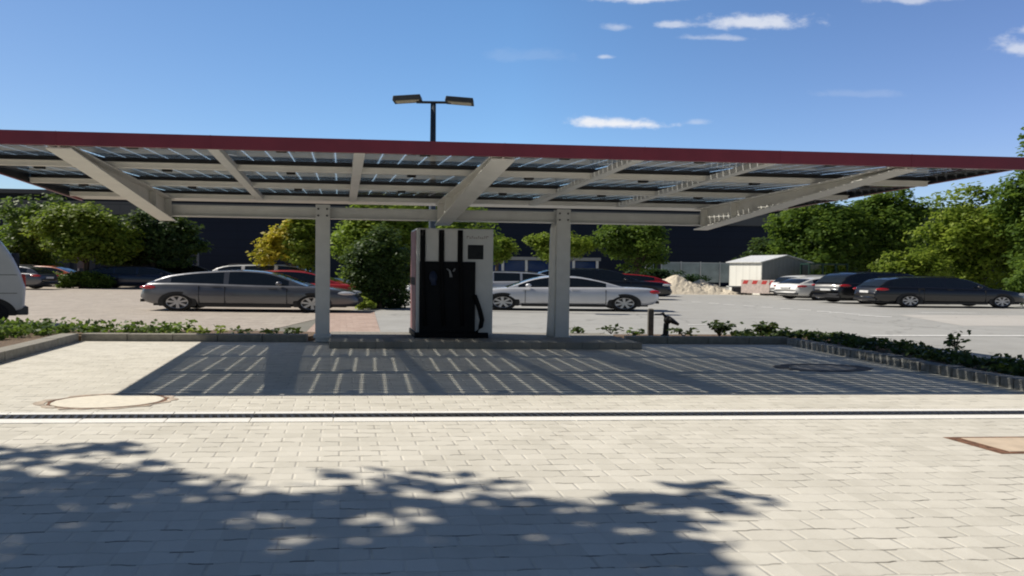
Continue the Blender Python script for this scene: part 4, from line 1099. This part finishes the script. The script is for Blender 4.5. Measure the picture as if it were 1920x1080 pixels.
b = MB(); b.tube([(-24.8, 50.5, 0), (-24.8, 50.5, 3.05)], [.09, .07], 8); b.build('pole', mat('slim_pole', (.16, .17, .19), .5, .4), lp2)
b = MB(); b.box((-24.95, 50.5, 3.08), (.5, .16, .07)); b.build('lamp_head', M_LAMP, lp2)
# translucent screen fence right of the trees
fe = thing('screen_fence', (17, 57.5, 0), 'pale translucent panel fence between the sand heap and the navy wall', 'fence')
for i in range(5):
    x0 = 13.4 + i * 1.75
    b = MB(); b.box((x0 + .85, 57.5, 1.55), (1.62, .05, 1.7)); b.build('panel', mat('screen_panel', (0.36, 0.42, 0.42), .35, var=.25, scale=1.2), fe)
    b = MB(); b.box((x0, 57.5, 1.27), (.08, .09, 2.54)); b.build('post', M_ALU, fe)
b = MB(); b.box((17.7, 57.5, 2.44), (8.9, .07, .07)); b.build('rail', M_ALU, fe)

# heap of sand and rubble
hp = bpy.data.meshes.new('sand_heap'); gv = []; gf = []; g = np.random.default_rng(11); NX, NY = 46, 20
from mathutils import noise as mnoise
for j in range(NY + 1):
    for i in range(NX + 1):
        x = -3.6 + 7.4 * i / NX; y = -1.6 + 3.2 * j / NY
        def hill(cx, cy, h, r_): return max(0, h - math.hypot((x - cx) / 1.9, y - cy) * (h / r_))
        z = max(hill(-.7, 0, 1.32, 1.45), hill(1.0, .3, 1.05, 1.3), hill(-2.2, .3, .75, .9), hill(2.4, -.1, .42, .8))
        if z > 0:
            z = max(0.0, z + .16 * mnoise.noise((x * 1.6, y * 1.6, 1)) * min(1, z * 3) + .08 * mnoise.noise((x * 5, y * 5, 4)) * min(1, z * 3))
        gv.append((x, y, z - .02))
for j in range(NY):
    for i in range(NX):
        a = j * (NX + 1) + i; gf.append((a, a + 1, a + NX + 2, a + NX + 1))
hp.from_pydata(gv, [], gf); hp.update(); hp.materials.append(mat('sand', (0.70, 0.62, 0.49), .95, var=.18, scale=2.5, bump=.8, bscale=9))
ho = bpy.data.objects.new('sand_heap', hp); COL.objects.link(ho); ho.location = (12.9, 47.4, 0); ho.scale = (1.12, 1, 1.08)
tag(ho, 'pale heap of sand and rubble left of the white hut', 'sand heap')
rb = MB(); g2 = random.Random(5)
for i in range(40):
    x = 15.8 + g2.uniform(0, 1.7); y = 47.2 + g2.uniform(-.6, .5); r_ = g2.uniform(.06, .17)
    rb.ell((x, y, r_ * .5), (r_ * 1.4, r_, r_ * .7), 6)
tag(rb.build('rubble', mat('rubble_stone', (.36, .32, .27), .9, var=.4, scale=3)), 'scattered rubble at the right foot of the sand heap', kind='stuff')
pl = thing('material_stack', (17.0, 47.6, 0), 'dark low crate of site material at the left corner of the white hut', 'crate')
b = MB(); b.box((16.75, 47.4, .28), (.8, .5, .5)); b.build('box', mat('crate_dark', (.05, .055, .07), .6), pl, bevel=.02)
b = MB(); b.box((16.5, 47.35, .58), (1.1, .6, .08)); b.build('lid', mat('crate_lid', (.40, .42, .42), .6), pl)

# white hut
hN = Vector((18.05, 46.4, 0)); hB = Vector((16.72, 49.3, 0)); hR = Vector((21.75, 46.9, 0)); hD = hB - hN; hW = hR - hN
ht = thing('site_hut', hN, 'white gable roofed site hut with shade coloured grey into its end wall', 'hut')
def hpnt(a, c, z): return hN + hW * a + hD * c + Vector((0, 0, z))
def ribbed(name, col):
    m = bpy.data.materials.new(name); m.use_nodes = True; t = NT(m.node_tree); b_ = m.node_tree.nodes['Principled BSDF']
    pos = t.n('ShaderNodeNewGeometry').outputs['Position']; s_ = t.n('ShaderNodeSeparateXYZ'); t.link(pos, s_.inputs[0])
    q = t.m('ADD', s_.outputs[0], s_.outputs[1]); f = t.m('ABSOLUTE', t.m('SUBTRACT', t.m('FRACT', t.m('MULTIPLY', q, 3.0)), .5))
    c = t.mix(t.m('MULTIPLY', t.smooth(f, .3, .5), .25), rgba(col), tuple(x * .5 for x in col) + (1,))
    c = t.mix(t.m('MULTIPLY', t.noise(pos, 1.5, 4), .3), c, (col[0] * .7, col[1] * .7, col[2] * .65, 1))
    t.link(c, b_.inputs['Base Color']); b_.inputs['Roughness'].default_value = .5
    bn = t.n('ShaderNodeBump'); bn.inputs['Distance'].default_value = .03; bn.inputs['Strength'].default_value = .6; t.link(f, bn.inputs['Height']); t.link(bn.outputs[0], b_.inputs['Normal'])
    return m
EV, RG = 2.36, 2.86
b = MB(); b.prism([hpnt(0, 0, 0), hpnt(1, 0, 0), hpnt(1, 0, EV), hpnt(.5, 0, RG), hpnt(0, 0, EV)], hD); b.build('wall', ribbed('hut_sheet', (.86, .85, .79)), ht)
b = MB(); b.prism([hpnt(.01, -.004, .02), hpnt(.99, -.004, .02), hpnt(.99, -.004, EV - .01), hpnt(.5, -.004, RG - .01), hpnt(.01, -.004, EV - .01)], (0, -.012, 0)); b.build('end_wall_shade', ribbed('hut_shade_sheet', (.24, .255, .26)), ht)  # dark grey stands in for shade on the white hut's end
b = MB()
for a0, z0_, a1, z1_ in ((-.05, EV - .03, .5, RG), (.5, RG, 1.05, EV - .03)):
    q = [hpnt(a0, -.06, z0_ + .02), hpnt(a1, -.06, z1_ + .02), hpnt(a1, 1.05, z1_ + .02), hpnt(a0, 1.05, z0_ + .02)]
    b.prism(q, (0, 0, .06))
b.build('roof', mat('hut_roof', (.74, .74, .72), .4, .1), ht)
b = MB(); q = [hpnt(.34, -.011, .05), hpnt(.62, -.011, .05), hpnt(.62, -.011, 2.0), hpnt(.34, -.011, 2.0)]; b.prism(q, (0, -.03, 0)); b.build('door', mat('hut_door', (.22, .235, .25), .5), ht)
for a_c in (0, 1):
    b = MB(); b.tube([hpnt(a_c, -.01, 0), hpnt(a_c, -.01, EV)], .045, 6); b.build('corner_trim', mat('hut_trim', (.62, .61, .56), .5), ht)

# barriers
def barrier(x, y, w_, label, n, faded=False):
    t = thing('traffic_barrier', (x, y, 0), label, 'barrier', 'barriers beside the site hut')
    mw_ = mat('barrier_white', (.80, .77, .72), .6); mr = mat('barrier_red', (.55, .05, .045), .6); mp = mat('barrier_faded', (.60, .50, .45), .7, var=.2)
    M = Matrix.Translation((x, y, 0)) @ Matrix.Diagonal((W, 1, 1, 1)) @ Matrix.Rotation(R(-58), 4, 'Z')
    b = MB(); b.box((0, 0, .62), (w_, .05, .96), M=M); b.build('board', mp if faded else mw_, t)
    for i in range(n):
        xx = -w_ / 2 + w_ * (i + .5) / n; k = w_ / n
        b = MB(); b.prism([(xx - k * .36, -.026, .80), (xx + k * .14, -.026, .80), (xx + k * .30, -.026, 1.05), (xx - k * .20, -.026, 1.05)], (0, -.005, 0), 0, M)
        b.build('red_stripe', mr, t)
    for s_ in (-1, 1):
        b = MB(); b.box((s_ * (w_ / 2 - .12), 0, .08), (.14, .5, .12), M=M); b.box((s_ * (w_ / 2 - .12), .04, .5), (.05, .03, .9), M=M)
        b.build('foot', M_TRIM, t)
barrier(19.2, 45.6, 2.0, 'white barrier with red stripes along its top before the hut end wall', 6)
barrier(17.5, 46.0, 1.6, 'faded pinkish barrier at the near corner of the hut', 3, True)
barrier(20.7, 45.4, .9, 'short red and white barrier next to the white cars', 3)

# small site vehicle: glazed cab behind the white cars
ex = thing('loader_vehicle', (22.0, 45.2, 0), 'dark green framed glazed cab of a site loader beyond the white cars', 'loader')
M_GRN = mat('cab_green', (0.012, 0.04, 0.03), .5)
b = MB(); b.box((22.3, 45.2, .85), (3.4, 1.5, .7)); b.build('body', mat('loader_body', (.35, .30, .10), .6), ex, bevel=.05)
b = MB(); b.box((22.0, 45.2, 2.28), (2.75, 1.35, .10))
for xx in (20.68, 21.6, 22.5, 23.3):
    for yy_ in (44.56, 45.84): b.box((xx, yy_, 1.72), (.10, .10, 1.05))
b.box((22.0, 45.2, 1.2), (2.75, 1.35, .06)); b.build('cab_frame', M_GRN, ex)
gm = bpy.data.materials.new('cab_glass'); gm.use_nodes = True; t = NT(gm.node_tree); nd = gm.node_tree.nodes; nd.remove(nd['Principled BSDF'])
tr = t.n('ShaderNodeBsdfTransparent'); tr.inputs[0].default_value = (.55, .62, .60, 1); gl = t.n('ShaderNodeBsdfGlossy'); gl.inputs['Roughness'].default_value = .05
mx = t.n('ShaderNodeMixShader'); mx.inputs[0].default_value = .12; t.link(tr.outputs[0], mx.inputs[1]); t.link(gl.outputs[0], mx.inputs[2]); t.link(mx.outputs[0], nd['Material Output'].inputs[0])
for x0, x1 in ((20.73, 21.55), (21.65, 22.45), (22.55, 23.25)):
    b = MB(); b.box(((x0 + x1) / 2, 44.56, 1.72), (x1 - x0, .02, .98)); b.build('cab_window', gm, ex)
for xx in (21.3, 23.5):
    b = MB(); MW = Matrix.Translation((xx, 44.4, .5)) @ Matrix.Diagonal((W, 1, 1, 1)) @ Matrix.Rotation(R(90), 4, 'X')
    b.lathe([(0, .12), (.3, .12), (.5, .12), (.5, -.12), (.3, -.12), (0, -.12)], 18, M=MW); b.build('wheel', M_TYRE, ex)
